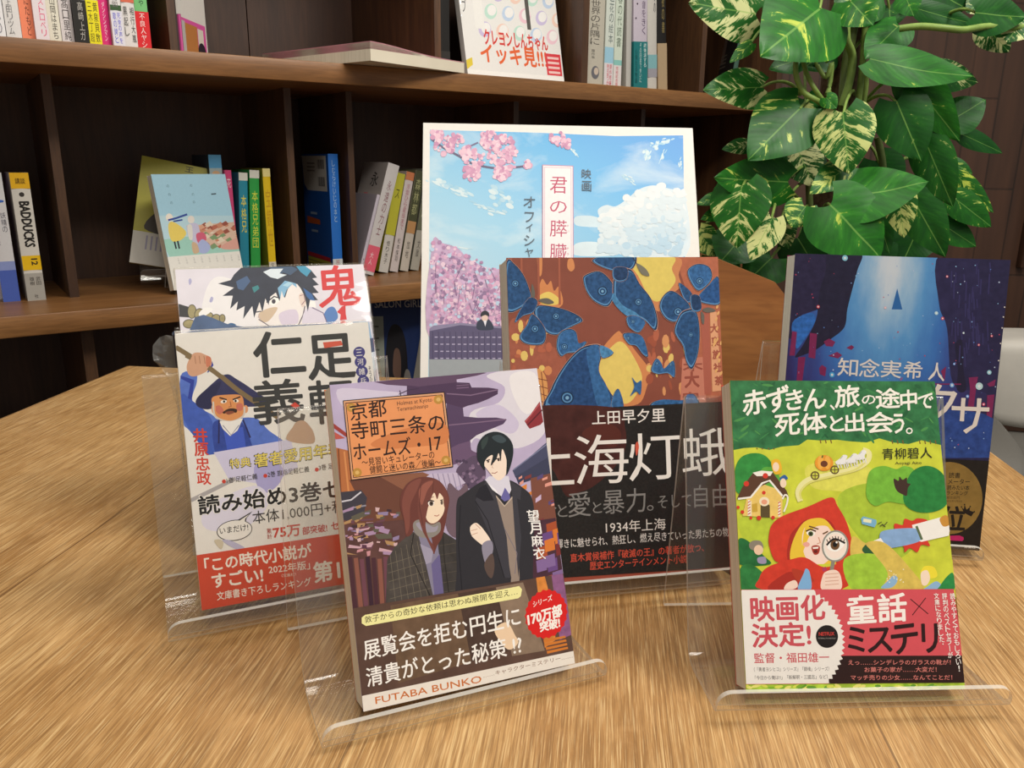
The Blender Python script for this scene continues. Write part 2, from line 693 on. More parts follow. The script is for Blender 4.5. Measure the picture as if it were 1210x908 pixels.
def clear_mat(name, refl, tint, rough, bump=None, ior=1.47, milk=None):
    """clear plastic: see-through with a Fresnel mirror coat"""
    t = NT(name)
    t.t.nodes.remove(t.b)
    tr = t.n('ShaderNodeBsdfTransparent')
    tr.inputs[0].default_value = tint
    gl = t.n('ShaderNodeBsdfGlossy')
    gl.inputs['Roughness'].default_value = rough
    gl.inputs['Color'].default_value = (1, 1, 1, 1)
    fr_ = t.n('ShaderNodeFresnel')
    ge = t.n('ShaderNodeNewGeometry')
    t.l(t.math('ADD', ior, t.math('MULTIPLY', ge.outputs['Backfacing'], 1.0 / ior - ior)), fr_.inputs['IOR'])
    f = t.math('MULTIPLY', fr_.outputs[0], refl)
    mx = t.n('ShaderNodeMixShader')
    t.l(f, mx.inputs[0])
    t.l(tr.outputs[0], mx.inputs[1])
    t.l(gl.outputs[0], mx.inputs[2])
    last = mx.outputs[0]
    if milk:
        df = t.n('ShaderNodeBsdfDiffuse')
        df.inputs[0].default_value = milk[1]
        m2 = t.n('ShaderNodeMixShader')
        m2.inputs[0].default_value = milk[0]
        t.l(last, m2.inputs[1])
        t.l(df.outputs[0], m2.inputs[2])
        last = m2.outputs[0]
    if bump:
        v = t.coords('Object', bump[2])
        bn = t.n('ShaderNodeBump')
        bn.inputs['Strength'].default_value = bump[1]
        bn.inputs['Distance'].default_value = 0.002
        t.l(t.noise(v, bump[0], 2, 0.5), bn.inputs['Height'])
        t.l(bn.outputs[0], gl.inputs['Normal'])
        t.l(bn.outputs[0], fr_.inputs['Normal'])
    t.l(last, t.out.inputs['Surface'])
    return t.m


ACRYL = clear_mat('clear_acrylic', 1.0, (0.985, 0.988, 0.98, 1), 0.08, None, 1.47, (0.012, (0.9, 0.88, 0.84, 1)))
ACRYL_LIT_EDGE = clear_mat('acrylic_lit_edge', 1.0, (0.85, 0.85, 0.82, 1), 0.25, None, 1.6, (0.42, (0.88, 0.84, 0.76, 1)))  # milky white paints in the light that gathers at the sheet's edges
WRAP = clear_mat('shrink_wrap', 0.75, (0.985, 0.985, 0.98, 1), 0.07, (28, 0.35, (1, 1, 1.6)), 1.42)
WRAP_CRIMP = clear_mat('shrink_wrap_crimp', 1.0, (0.90, 0.90, 0.88, 1), 0.12, (220, 0.9, (1, 1, 1)), 1.5, (0.10, (0.85, 0.82, 0.76, 1)))


def pose(bc, yaw, lean):
    """bottom centre of the front cover, turned about the vertical and leaning back (degrees)"""
    a, b = rad(yaw), rad(lean)
    x = Vector((math.cos(a), math.sin(a), 0))
    n = Vector((-math.sin(a), math.cos(a), 0))
    z = Vector((0, 0, math.cos(b))) + n * math.sin(b)
    return frame(bc, x, z.cross(x), z)


def bound_book(root, w, h, t, front_mb, back='#d8d2c6', spine='#d8d2c6', spine_right=True, board=0.0006, spine_mb=None):
    """cover (front, rounded spine, back) and page block, in the frame of the front cover"""
    mb = front_mb
    sg = 1 if spine_right else -1
    bk, sp = ink(back), ink(spine)
    r = 0.0012

    def X(v):
        return sg * v
    # front and back boards
    fr_mat = mb.mats[0] if mb.mats else bk
    mb.box((-w / 2, 0.0, 0), (w / 2, board, h), fr_mat)
    mb.box((-w / 2, t - board, 0), (w / 2, t, h), bk)
    # spine: slightly bowed outwards
    xs = X(w / 2)
    rows_o, rows_i = [], []
    for k in range(7):
        f = k / 6
        bow = r * math.sin(math.pi * f)
        rows_o.append([(xs + X(bow), f * t, 0), (xs + X(bow), f * t, h)])
        rows_i.append([(xs + X(bow - board), f * t, 0), (xs + X(bow - board), f * t, h)])
    mb.grid(rows_o, sp, True)
    mb.grid(rows_i, sp, True)
    for e in (0, 1):
        for k in range(6):
            mb.face([rows_o[k][e], rows_o[k + 1][e], rows_i[k + 1][e], rows_i[k][e]], sp)
    c = mb.build('cover', root)
    pb = MB()
    x0, x1 = sorted((-X(w / 2 - 0.0001), X(w / 2 - 0.0002)))
    pb.box((x0, board, 0.0008), (x1, t - board, h - 0.0008), PAGES)
    p = pb.build('page_block', root)
    return c, p


def band_part(root, art, w, t, z0l, z0r, z1l, z1r, base, spine_col):
    """paper band round the lower cover: front strip (with its print in art.mb), spine and back"""
    mb = art.mb
    y = -art.y
    m = ink(base)
    sp = ink(spine_col)
    g = 0.0016
    mb.face([(w / 2, y, z0r), (w / 2 + g, t * .5, z0r), (w / 2 + g, t * .5, z1r), (w / 2, y, z1r)], sp)
    mb.face([(w / 2 + g, t * .5, z0r), (w / 2, t + .0002, z0r), (w / 2, t + .0002, z1r), (w / 2 + g, t * .5, z1r)], sp)
    mb.face([(w / 2, t + .0002, z0r), (-w / 2, t + .0002, z0l), (-w / 2, t + .0002, z1l), (w / 2, t + .0002, z1r)], m)
    return mb.build('paper_band', root)


def wrap_part(root, w, h, t, crimp=False):
    g = 0.0012
    mb = MB()
    rnd = random.Random(5)
    mb.box((-w / 2 - g, -g - 0.0008, -g), (w / 2 + g + .001, t + g, h + g), WRAP, 0.0022)
    o = mb.build('shrink_wrap', root)
    if crimp:
        mb = MB()
        rows = []
        for k in range(22):
            z = h * (0.40 + 0.60 * k / 21)
            f = k / 21
            ext = 0.0012 + 0.0085 * math.exp(-((f - 0.90) / 0.14) ** 2) + 0.0022 * rnd.random() * f
            y = t * 0.45
            rows.append([(-w / 2 - g, y + 0.004, z), (-w / 2 - g - ext * .5, y + rnd.uniform(-.002, .002), z + rnd.uniform(-.001, .001)),
                         (-w / 2 - g - ext, y + 0.004 + rnd.uniform(-.003, .002), z)])
        mb.grid(rows, WRAP_CRIMP, False)
        mb.build('wrap_seam', o)
    return o


def acrylic_stand(label, bc, yaw, w, lat=0.0, zf=0.004, lip=0.0105, base=0.046, apex=(0.066, 0.132), foot=0.098, front=0.010, group='clear acrylic book stands'):
    """one bent clear sheet: front lip, base, sloping rest, rounded top bend and rear leg"""
    a = rad(yaw)
    x = Vector((math.cos(a), math.sin(a), 0))
    n = Vector((-math.sin(a), math.cos(a), 0))
    o = Vector((bc[0], bc[1], 0)) - n * front + x * lat
    M = frame(o, x, n, (0, 0, 1))
    th = 0.0024
    key = [(-0.0012, zf + lip), (0.0, zf), (base, th / 2 + 0.0008), apex, (foot, th / 2 + 0.0005)]
    # round the bends
    path = [Vector((key[0][0], key[0][1], 0))]
    for i in (1, 2, 3):
        p, q, r_ = (Vector((key[j][0], key[j][1], 0)) for j in (i - 1, i, i + 1))
        rr = (0.003, 0.010, 0.006)[i - 1]
        d0, d1 = (p - q).normalized(), (r_ - q).normalized()
        for k in range(6):
            f = k / 5
            A, B = q + d0 * rr * (1 - f), q + d1 * rr * f
            path.append(A * (1 - f) + B * f)
    path.append(Vector((key[4][0], key[4][1], 0)))
    # denser samples on the rounded lip corner
    L0 = path[1] - path[0]
    rc = min(0.008, L0.length * 0.9)
    head = []
    for k in range(8):
        f = (1 - math.cos(k / 7 * math.pi / 2))
        head.append((path[0] + L0.normalized() * rc * f, rc - math.sqrt(max(0, rc * rc - (rc - rc * f) ** 2))))
    pts = head + [(p, 0.0) for p in path[1:]]
    P = [p for p, _ in pts]
    front_, back_ = [], []
    for i, (p, ins) in enumerate(pts):
        d = (P[min(i + 1, len(P) - 1)] - P[max(i - 1, 0)]).normalized()
        nn = Vector((-d.y, d.x, 0)) * th / 2
        hw_ = w / 2 - ins
        front_.append([(-hw_, p.x + nn.x, p.y + nn.y), (hw_, p.x + nn.x, p.y + nn.y)])
        back_.append([(-hw_, p.x - nn.x, p.y - nn.y), (hw_, p.x - nn.x, p.y - nn.y)])
    mb = MB()
    mb.grid(front_, ACRYL, True)
    mb.grid([r[::-1] for r in back_], ACRYL, True)
    # bright refracted line along the lip bend, painted in with the milky edge material
    nb = len(head)
    for g_ in (0, len(P) - 1):
        for i in range(nb + 1, nb + 3):
            mb.m[g_ + i] = mb.mi(ACRYL_LIT_EDGE)
    for i in range(len(P) - 1):
        mb.face([front_[i][0], front_[i + 1][0], back_[i + 1][0], back_[i][0]], ACRYL_LIT_EDGE)
        mb.face([front_[i + 1][1], front_[i][1], back_[i][1], back_[i + 1][1]], ACRYL_LIT_EDGE)
    mb.face([front_[0][0], back_[0][0], back_[0][1], front_[0][1]], ACRYL_LIT_EDGE)
    mb.face([front_[-1][1], back_[-1][1], back_[-1][0], front_[-1][0]], ACRYL_LIT_EDGE)
    ob = mb.build('acrylic_book_stand', None, M)
    return tag(ob, label, 'book stand', group)


def rest(lean, t, front=0.010, z=0.132, zb=0.006, gap=0.003):
    """where the top bend must stand to carry the leaning book's back"""
    b = rad(lean)
    return (front + (z - zb) * math.tan(b) + t / math.cos(b) + gap, z)

# ------------------------------------------------------------------ the front left book: two figures in a temple town
Q = [(391.8, 452.5), (632.7, 436), (676.3, 786), (431.3, 842)]
BC, YAW, LEAN, TH = (-0.0154, 0.3312, 0.0068), 22.0, 21.9, 0.019
W_, H_ = 0.105, 0.148
book = thing('paperback_book', 'paperback with a brown-haired woman and black-haired man before a pagoda, at the front', 'book', pose(BC, YAW, LEAN), 'displayed books on the table')
A = Art(Q, W_, H_, 0.0)
A.mb.mi(ink('#b4a7c4'))
A.view(380, 430, 4.321)
A.p('#b7aac8', '30,90 1100,20 1290,1560 210,1790', 0.10, scale=60)
A.s('#cfc6da', '90,120 300,130 420,150 380,220 160,240')
A.s('#d9d4de', '840,60 1000,26 1100,40 1140,330 1020,430 880,420 790,380 760,400 760,250 900,200 930,120')
A.s('#e6e2e4', '960,60 1080,50 1110,200 1040,260 980,180')
A.s('#c9bfd8', '790,250 900,210 1000,300 960,360 830,300')
# pagoda
A.p('#5d4560', '275,85 400,72 640,55 800,42 842,46 790,60 690,78 692,96 560,112 500,116 440,108 340,100')
A.p('#4b3552', '440,104 500,112 690,92 755,96 765,120 850,122 898,130 896,156 850,180 800,200 745,214 700,232 640,200 440,180')
A.p('#6f5574', '690,100 752,96 752,122 690,126')
A.l('#3c2a42', '690,104 752,100', 5)
A.l('#3c2a42', '690,116 752,112', 5)
A.l('#7d6480', '640,150 760,160 895,134', 6)
A.p('#54405f', '640,200 722,225 726,268 800,276 888,276 942,286 924,310 850,340 790,366 758,392 762,440 810,470 640,500')
A.l('#7d6480', '650,312 790,300 938,286', 6)
A.p('#6a5270', '640,440 700,410 755,395 765,445 830,470 660,520')
A.l('#402e47', '400,150 450,128 500,122', 5)
A.l('#402e47', '405,130 410,158', 5)
# right eave, beams and grey roofs
A.p('#8b2f36', '1030,296 1060,262 1106,196 1124,300 1110,316 1056,336 1044,320')
A.l('#5d1c26', '1045,318 1118,240', 7)
A.l('#b5555a', '1034,300 1108,206', 6)
A.p('#474a66', '970,548 1010,520 1150,398 1180,470 1100,520 985,585')
A.l('#767a99', '975,545 1150,410', 6)
A.p('#3c3f58', '985,580 1170,470 1190,560 1000,620')
A.s('#5b4a62', '690,540 740,490 790,470 830,520 830,600 760,640 700,600')
for i in range(34):
    rr = random.Random(i)
    A.e(['#7a6480', '#4b3c54', '#8f7892'][i % 3], 690 + rr.random() * 150, 480 + rr.random() * 150, 9, n=6)
# left street
A.p('#9a3b34', '58,285 135,345 142,372 62,312')
A.p('#b9574b', '60,330 130,372 60,380')
A.p('#b26c3f', '66,415 160,440 170,600 235,700 100,720')
A.l('#7d4426', '95,425 110,700', 8)
A.l('#d08a54', '125,440 150,680', 9)
A.p('#6b4234', '150,588 420,560 470,700 430,920 105,920 100,690 200,690')
A.p('#8a5a44', '300,570 520,552 640,600 640,650 420,640')
A.p('#c3b7cf', '560,560 690,556 735,610 640,650 520,590')
for k in range(6):
    A.l('#8d82a0', '%d,560 %d,640' % (570 + 25 * k, 590 + 25 * k), 4)
A.p('#3e3a44', '100,650 210,640 240,680 225,760 150,800 105,790')
A.l('#c9c6cf', '105,700 160,690 210,650', 8)
A.l('#8f8c99', '110,760 170,730 235,720', 8)
A.cyc(40)
rr = random.Random(3)
cols = ['#c98f96', '#a98bab', '#cfaeb0', '#6a4450', '#5a3648', '#b08a5e', '#9080a4', '#3e2a34', '#c9a2ae', '#5f5a4c']
for i in range(60):
    x, y = 110 + rr.random() * 330, 720 + rr.random() * 190
    a, b = 14 + rr.random() ** 2 * 80, 7 + rr.random() * 18
    q = rr.uniform(-.45, .25)
    A.p(cols[rr.randrange(10)], [(x, y), (x + a, y + a * q), (x + a * rr.uniform(.7, 1.1), y + b + a * q * rr.uniform(.3, 1)), (x + a * rr.uniform(-.1, .25), y + b)])
A.p('#7a4a3c', '1060,590 1180,560 1210,900 1080,900')
for i in range(40):
    x, y = 1000 + rr.random() * 190, 575 + rr.random() * 330
    a, b = 14 + rr.random() * 34, 8 + rr.random() * 14
    A.p(['#e09a8a', '#8d7ab2', '#d8833c', '#5a4a7a', '#f0c06a', '#7a3a3a', '#c9b3d2'][rr.randrange(7)], [(x, y), (x + a, y - b), (x + a, y + b * .2), (x, y + b)])
A.cyc(0)
A.view(340, 620, 3.184)
A.p('#5b3b37', '205,0 450,-20 480,320 245,330', 0.2, scale=90)
A.cyc(40)
for i in range(46):
    x, y = 212 + rr.random() * 190, -10 + rr.random() * 110
    a, b = 12 + rr.random() ** 2 * 64, 5 + rr.random() * 14
    q = rr.uniform(-.4, .3)
    A.p(cols[rr.randrange(10)], [(x, y), (x + a, y + a * q), (x + a * rr.uniform(.7, 1.1), y + b + a * q * rr.uniform(.3, 1)), (x + a * rr.uniform(-.1, .25), y + b)])
A.cyc(0)
for k in range(8):
    A.l(['#4a2a33', '#8a5648', '#6e4350', '#3a2230'][k % 4], '%d,%d %d,%d' % (240 + 22 * k, 120 + 4 * (k % 3), 262 + 20 * k, 320), 16)
A.p('#4b2c3a', '860,0 1000,-20 1045,330 900,330', 0.2, scale=90)
for k in range(14):
    x, y = 890 + rr.random() * 120, -20 + rr.random() * 250
    A.p(['#a9502e', '#6a4a86', '#d87a35', '#84689c', '#7a2f2f'][k % 5], [(x, y), (x + 36, y - 12), (x + 40, y + 34), (x + 4, y + 44)])
# woman
A.view(440, 500, 4.127)
A.s('#6f5a66', '370,300 420,330 460,300 470,420 420,470 410,560 360,500')
A.p('#4a4440', '78,670 112,606 200,528 240,560 330,900 70,930', 0.2, scale=200)
A.p('#3c3836', '318,560 345,530 408,572 432,700 440,900 330,900', 0.2, scale=200)
for k in range(7):
    A.l('#756c5e', '%d,%d %d,%d' % (92 + 26 * k, 640 - 16 * min(k, 4), 120 + 32 * k, 890), 2.2)
for k in range(6):
    A.l('#756c5e', '%d,%d %d,%d' % (80 + 3 * k, 690 + 42 * k, 240 + 12 * k, 640 + 42 * k), 2.2)
for k in range(6):
    A.l('#5a5248', '%d,%d %d,%d' % (330, 600 + 46 * k, 432, 584 + 46 * k), 2.2)
A.l('#2a2624', '205,540 190,640 300,880', 5)
A.l('#2a2624', '345,540 352,660 380,880', 5)
A.p('#858098', '226,540 330,520 322,600 352,860 306,880 262,680')
A.p('#6a6290', '290,690 330,640 352,860 308,876')
A.p('#a09ab0', '236,590 300,620 290,680 264,690')
A.s('#6b3b34', '140,400 146,340 176,292 222,266 270,262 322,278 358,318 376,372 366,440 356,500 340,560 318,600 300,640 290,560 250,500 214,500 196,540 168,550 160,480')
A.s('#7f4a40', '150,380 180,300 240,270 220,330 190,400 186,500 170,540 160,470')
A.s('#f2dcc2', '266,400 270,350 310,330 345,360 354,400 348,440 326,474 300,490 276,482 262,450')
A.s('#8b857f', '204,486 240,470 290,496 330,484 332,530 290,560 236,556 208,530')
A.s('#9d97a4', '216,492 250,484 300,508 322,500 310,530 250,530')
A.s('#74423a', '246,296 300,274 350,310 372,372 362,430 350,400 346,360 330,340 318,372 304,340 288,370 270,430 262,500 276,560 300,600 304,640 270,570 246,520 226,440 228,350')
A.s('#95594c', '230,330 262,290 300,284 270,330 244,400')
A.l('#5a302a', '240,300 232,400 250,500', 3)
A.l('#5a302a', '300,282 296,340', 3)
A.e('#fbf3ea', 289, 391, 15, 15)
A.e('#6a5a50', 290, 392, 10, 13)
A.e('#1f1816', 290, 392, 5, 7)
A.l('#3a2622', '272,384 288,376 304,382', 5)
A.e('#6a5a50', 340, 388, 6, 11)
A.l('#3a2622', '332,378 346,374', 4)
A.l('#6a4038', '274,366 302,360', 3)
A.l('#b0685a', '304,452 318,454 328,448', 4)
# man
A.s('#2e2d33', '414,380 440,350 510,300 560,280 660,280 740,330 770,370 782,460 776,700 770,900 700,930 430,930 412,700 408,480')
A.p('#d9d6e4', '548,280 566,262 660,262 672,330 650,380 610,350')
A.p('#f0eef4', '552,286 600,330 610,350 566,316')
A.p('#6a66a4', '622,370 642,318 664,352 668,376 640,386')
A.p('#97877c', '590,346 640,406 680,356 700,560 712,760 700,920 660,920 672,760 640,560')
A.l('#c9b9a8', '592,350 640,410 682,362', 5)
A.p('#3d3c44', '552,284 598,352 650,560 668,760 640,760 590,600 500,380')
A.p('#23222a', '500,360 520,318 552,300 590,380 540,384')
A.p('#3d3c44', '672,290 720,320 716,380 700,372 720,560 706,760 690,560')
A.l('#1c1b22', '500,382 560,480 640,760', 4)
A.l('#1c1b22', '430,400 420,600 440,860', 4)
A.s('#f2dfce', '536,190 560,130 640,130 650,200 648,250 622,280 600,278 566,240')
A.s('#20282c', '508,140 516,96 548,58 596,44 644,60 676,100 682,150 670,210 656,248 648,252 650,190 640,150 628,132 622,190 612,150 600,180 574,210 584,160 560,170 544,196 546,232 526,206 512,180')
A.s('#3c4a50', '580,70 616,60 648,84 630,100 600,92')
A.s('#33403f', '530,90 560,66 556,100 534,130')
A.l('#2e2422', '552,186 570,180', 5)
A.l('#2e2422', '600,178 622,174', 5)
A.e('#4a3a34', 562, 190, 5, 6)
A.e('#4a3a34', 612, 183, 6, 6)
A.l('#c09a86', '586,196 580,220 588,222', 2.5)
A.l('#a87468', '578,246 594,248 606,240', 4)
A.s('#f4e2d0', '476,510 500,490 520,500 545,530 572,572 570,592 545,604 510,580 482,550')
A.l('#c79c86', '480,528 510,520', 3)
A.l('#c79c86', '484,548 512,538', 3)
A.l('#c79c86', '500,494 526,520', 3)
A.s('#8f8a9c', '532,600 574,576 586,620 566,680 548,690')
A.s('#5b4a44', '544,690 580,640 592,700 580,760 556,740')
A.l('#77707e', '640,520 700,640 690,740', 3)
# sign
A.view(380, 430, 4.321)
A.p('#241a1c', '118,178 629,140 673,528 160,591')
A.p('#d9a27a', '122,182 625,145 668,524 163,586')
A.p('#241a1c', '130,190 618,154 660,518 170,578')
A.p('#e3955f', '134,194 614,158 656,514 174,574', 0.06, scale=80)
A.s('#cf7f4c', '260,400 420,330 620,300 640,400 500,420 330,430')
for cx, cy in ((160, 215), (598, 180), (190, 550), (636, 492)):
    A.e('#b98a3e', cx, cy, 24, 24, n=10)
    A.e('#d8b068', cx, cy, 11, 11, n=8)
D = '#2a1714'
A.t('京都', 158, 285, 340, 260, 88, D, 0.012)
A.t('寺町三条の', 165, 382, 630, 340, 92, D, 0.012)
A.t('ホームズ・17', 175, 486, 616, 440, 88, D, 0.010)
A.t('～見習いキュレーターの', 215, 520, 580, 482, 40, D, 0.008)
A.t('健闘と迷いの森／後編～', 255, 558, 612, 520, 40, D, 0.008)
A.t('Holmes at Kyoto', 392, 215, 568, 196, 28, '#5a3a2c')
A.t('Teramachisanjo', 392, 244, 548, 226, 26, '#5a3a2c')
A.tv('望月麻衣', 1068, 752, 1108, 1010, 58, '#f4f2ef', 0.02)
art_cover = A
B = Art(Q, W_, H_, A.y + A.k * A.step + 1e-4)
B.view(340, 620, 3.184)
BK = ink('#5a4238', 0.38, 0.18, 80)
B.p(BK, '150,331 1028,190 1120,560 240,720')
B.p('#6b533f', '390,305 640,262 690,520 420,600', 0.2, scale=140)
B.p('#4a372f', '640,262 800,236 830,480 690,520', 0.15)
B.p('#8a7562', '780,240 880,222 960,480 840,500', 0.12)
B.p('#d6863c', '928,205 960,200 985,300 1000,440 960,470', 0.2)
B.p('#8a5a86', '985,196 1026,190 1060,420 1015,440', 0.2)
for k in range(4):
    B.p('#d07a30', [(955 + 4 * k, 440 + 14 * k), (1035 + 3 * k, 424 + 14 * k), (1037 + 3 * k, 432 + 14 * k), (957 + 4 * k, 450 + 14 * k)])
B.s('#eccfae', '775,400 820,372 850,420 862,450 830,476 800,450')
# white foot strip
B.p('#ebe4da', '262,652 1066,482 1080,560 270,730')
B.t('FUTABA BUNKO', 336, 678, 728, 598, 26, '#c9702f', 0.02)
B.t('……キャラクターミステリー……', 735, 582, 1062, 508, 17, '#7a5236')
# pill
B.p('#f1eda6', '296,340 866,236 876,248 872,274 862,282 300,382 284,372 284,350')
B.t('敦子からの奇妙な依頼は思わぬ展開を迎え…', 296, 372, 860, 268, 26, '#2a2420', 0.0)
B.t('展覧会を拒む円生に', 295, 512, 872, 384, 74, '#f6f3ee', 0.014)
B.t('清貴がとった秘策 !?', 305, 615, 878, 490, 74, '#f6f3ee', 0.014)
n = 44
B.p('#d8201f', [(965 + (74 if i % 2 else 79) * math.cos(2 * math.pi * i / n), 342 + (88 if i % 2 else 94) * math.sin(2 * math.pi * i / n) - 0.10 * (74 * math.cos(2 * math.pi * i / n))) for i in range(n)])
B.t('シリーズ', 918, 316, 988, 290, 22, '#f6efe8', 0.02)
B.t('170万部', 900, 386, 1024, 350, 46, '#f8f3ec', 0.05)
B.t('突破!', 944, 410, 1016, 392, 38, '#f8f3ec', 0.05)
bound_book(book, W_, H_, TH, A.mb, '#c8682c', '#c8682c')
B.mb.mi(BK)
band_part(book, B, W_, TH, 0.0, 0.0, B.to((243, 318))[1], B.to((1027, 191))[1], '#5a4238', '#5a4238')
acrylic_stand('clear acrylic stand holding the paperback with the pagoda cover', BC, YAW + 1.5, 0.138, -0.004, zf=0.0024, apex=rest(LEAN, TH), foot=0.100)

# ------------------------------------------------------------------ the front right book: green cover, girl in a red hood
Q = [(864.3, 450.8), (1103.4, 450), (1140.4, 814), (880.1, 818)]
BC, YAW, LEAN, TH = (0.1643, 0.3311, 0.0081), 2.8, 25.1, 0.015
book = thing('paperback_book', 'green and yellow paperback with a red-hooded girl holding a magnifying glass', 'book', pose(BC, YAW, LEAN), 'displayed books on the table')
A = Art(Q, W_, H_, 0.0)
A.view(850, 440, 4.033)
G = ink('#2c7040', 0.4, 0.35, 170)
Y = ink('#c9d03c', 0.4, 0.14, 110)
A.p(Y, '40,30 1050,30 1190,1560 100,1560')
A.s('#dbd95a', '420,440 620,420 760,480 700,560 560,560 440,540', 0.1)
A.s('#a9c236', '560,600 720,520 900,560 1000,700 860,880 700,820', 0.12)
A.s('#b9cb3a', '90,700 250,690 240,800 160,860', 0.12)
A.p(G, '50,38 1028,38 1055,340 1010,330 960,318 900,336 830,330 760,310 700,330 620,325 560,318 480,322 420,318 380,345 300,352 240,368 180,356 120,360 60,372')
A.cyc(30)
for i in range(90):
    rr = random.Random(900 + i)
    x, y = 70 + rr.random() * 950, 50 + rr.random() * 270
    A.e(['#3a8248', '#1f5a34', '#4a8f4a', '#24663a'][i % 4], x, y, 10 + rr.random() * 22, 3 + rr.random() * 5, rr.uniform(-60, 60), 8)
A.cyc(0)
for i in range(14):
    rr = random.Random(40 + i)
    x = [180, 205, 235, 260, 480, 505, 530, 820, 845, 870, 950, 975, 1000, 1025][i]
    A.l('#7a5a2a', '%d,%d %d,%d' % (x, 318 + (40 if i < 4 else 0), x + 4, 335 + (30 if i < 4 else 0)), 5)
WH = '#f3f0e4'
for s_, x0, y0, x1, y1, h in (('赤', 120, 210, 228, 190, 112), ('ず', 232, 200, 335, 172, 112), ('き', 322, 185, 402, 170, 92), ('ん', 405, 185, 510, 165, 95), ('、', 528, 180, 550, 178, 26),
                              ('旅', 552, 168, 668, 158, 100), ('の', 678, 152, 742, 148, 42), ('途', 745, 170, 858, 165, 92), ('中', 862, 180, 938, 172, 94), ('で', 945, 180, 1016, 162, 68)):
    A.t(s_, x0, y0, x1, y1, h, WH, 0.026)
for s_, x0, y0, x1, y1, h in (('死', 270, 305, 385, 292, 98), ('体', 390, 298, 512, 280, 98), ('と', 528, 280, 592, 275, 72), ('出', 600, 284, 688, 276, 88), ('会', 700, 286, 828, 280, 96), ('う', 822, 288, 878, 280, 90), ('。', 886, 290, 918, 288, 30)):
    A.t(s_, x0, y0, x1, y1, h, WH, 0.026)
A.t('青柳碧人', 775, 410, 1010, 402, 52, '#2a3018', 0.008)
A.t('Aoyagi Aito', 835, 437, 960, 434, 17, '#4a4a28', 0.004)
# hills and bushes
A.s('#2f8a3a', '78,560 76,470 100,410 150,385 210,390 250,430 265,500 240,540 160,600', 0.2)
A.s('#5aa83c', '200,470 250,450 290,500 290,560 250,600', 0.15)
A.s('#74b437', '700,520 720,460 780,440 840,455 880,440 930,470 920,600 880,620 800,610 740,630 700,590', 0.16)
A.s('#257d38', '905,480 950,445 1000,440 1050,465 1085,520 1088,600 1060,640 1000,660 930,655 880,620 875,560', 0.2)
A.s('#3f2a22', '828,500 850,510 855,490 870,505 890,495 892,520 908,525 895,545 890,580 870,575 845,560 832,535')
A.s('#1f6a34', '88,800 120,790 170,830 210,870 240,910 92,910', 0.2)
# winding road and pumpkin coach with horses
A.l('#e9e4a0', '385,610 375,560 420,510 520,485 640,455 700,420 710,380 680,365', 26, True)
A.l('#dcd77a', '390,600 385,565 430,520 530,492 640,462 690,425', 10, True)
A.e('#e2962c', 498, 428, 44, 38, var=0.1)
A.e('#edb04a', 482, 425, 14, 32)
A.e('#edb04a', 514, 425, 14, 32)
A.e('#6a3a20', 498, 432, 17, 15)
A.l('#5a6a28', '492,392 488,404', 7)
for cx, cy in ((455, 488), (548, 460)):
    A.e('#5d4a26', cx, cy, 21, 21)
    A.e('#c9cc4a', cx, cy, 15, 15)
    A.l('#5d4a26', '%d,%d %d,%d' % (cx - 18, cy, cx + 18, cy), 4)
    A.l('#5d4a26', '%d,%d %d,%d' % (cx, cy - 18, cx, cy + 18), 4)
for cx, cy in ((582, 415), (630, 408), (672, 392)):
    A.s('#e9e8e6', [(cx - 30, cy + 8), (cx - 10, cy - 8), (cx + 8, cy - 26), (cx + 26, cy - 20), (cx + 18, cy), (cx + 16, cy + 16), (cx - 20, cy + 20)])
    for q in (-22, -8, 8, 20):
        A.l('#dddbd9', [(cx + q, cy + 12), (cx + q + 6, cy + 36)], 5)
    A.l('#b9b9c0', [(cx + 4, cy - 20), (cx - 8, cy - 6)], 4)
# sweet house
A.p('#e8c66a', '130,600 180,520 300,560 300,690 110,680', 0.1)
A.p('#5a3a26', '85,600 110,545 160,480 205,470 250,468 320,560 330,590 300,590 240,520 200,540 150,590')
A.p('#f0ece2', '160,476 200,466 256,470 244,490 180,492')
A.l('#f0ece2', '90,600 150,592 205,525 240,512 300,585', 9)
A.p('#5a4a2a', '196,630 216,615 240,630 240,688 196,686')
A.e('#f0e0c0', 214, 612, 24, 22)
A.e('#e8a080', 214, 614, 14, 12)
for k in range(5):
    A.l('#efe9dc', '%d,610 %d,680' % (140 + 3 * k, 140 + 3 * k), 2)
A.l('#efe9dc', '142,605 140,680', 10)
A.l('#efe9dc', '286,612 284,682', 10)
for k in range(5):
    A.l('#c43a2a', '%d,%d %d,%d' % (136, 618 + 14 * k, 148, 610 + 14 * k), 4)
    A.l('#c43a2a', '%d,%d %d,%d' % (279, 620 + 14 * k, 291, 612 + 14 * k), 4)
A.l('#efe9dc', '300,600 312,580 325,590 320,625 306,660', 8, True)
for cx, cy, r in ((220, 490, 13), (130, 528, 13), (212, 570, 9), (188, 690, 11), (255, 688, 9), (110, 662, 9), (150, 690, 7), (90, 640, 8)):
    A.e('#d23a28', cx, cy, r, n=12)
A.p('#c9a33a', '155,625 180,620 182,660 156,662')
A.s('#e9b52c', '248,430 262,412 285,415 298,450 292,478 262,480')
A.e('#f2d8bc', 270, 448, 15, 22)
A.s('#2f5fa0', '288,500 310,485 326,500 318,508 292,510')
A.e('#f2d8bc', 304, 524, 15, 22)
A.s('#8a8272', '140,815 160,798 195,800 208,830 190,845 150,840')
A.e('#e9c8a8', 185, 842, 22, 24)
A.s('#9a92b0', '180,880 215,875 220,905 185,905')
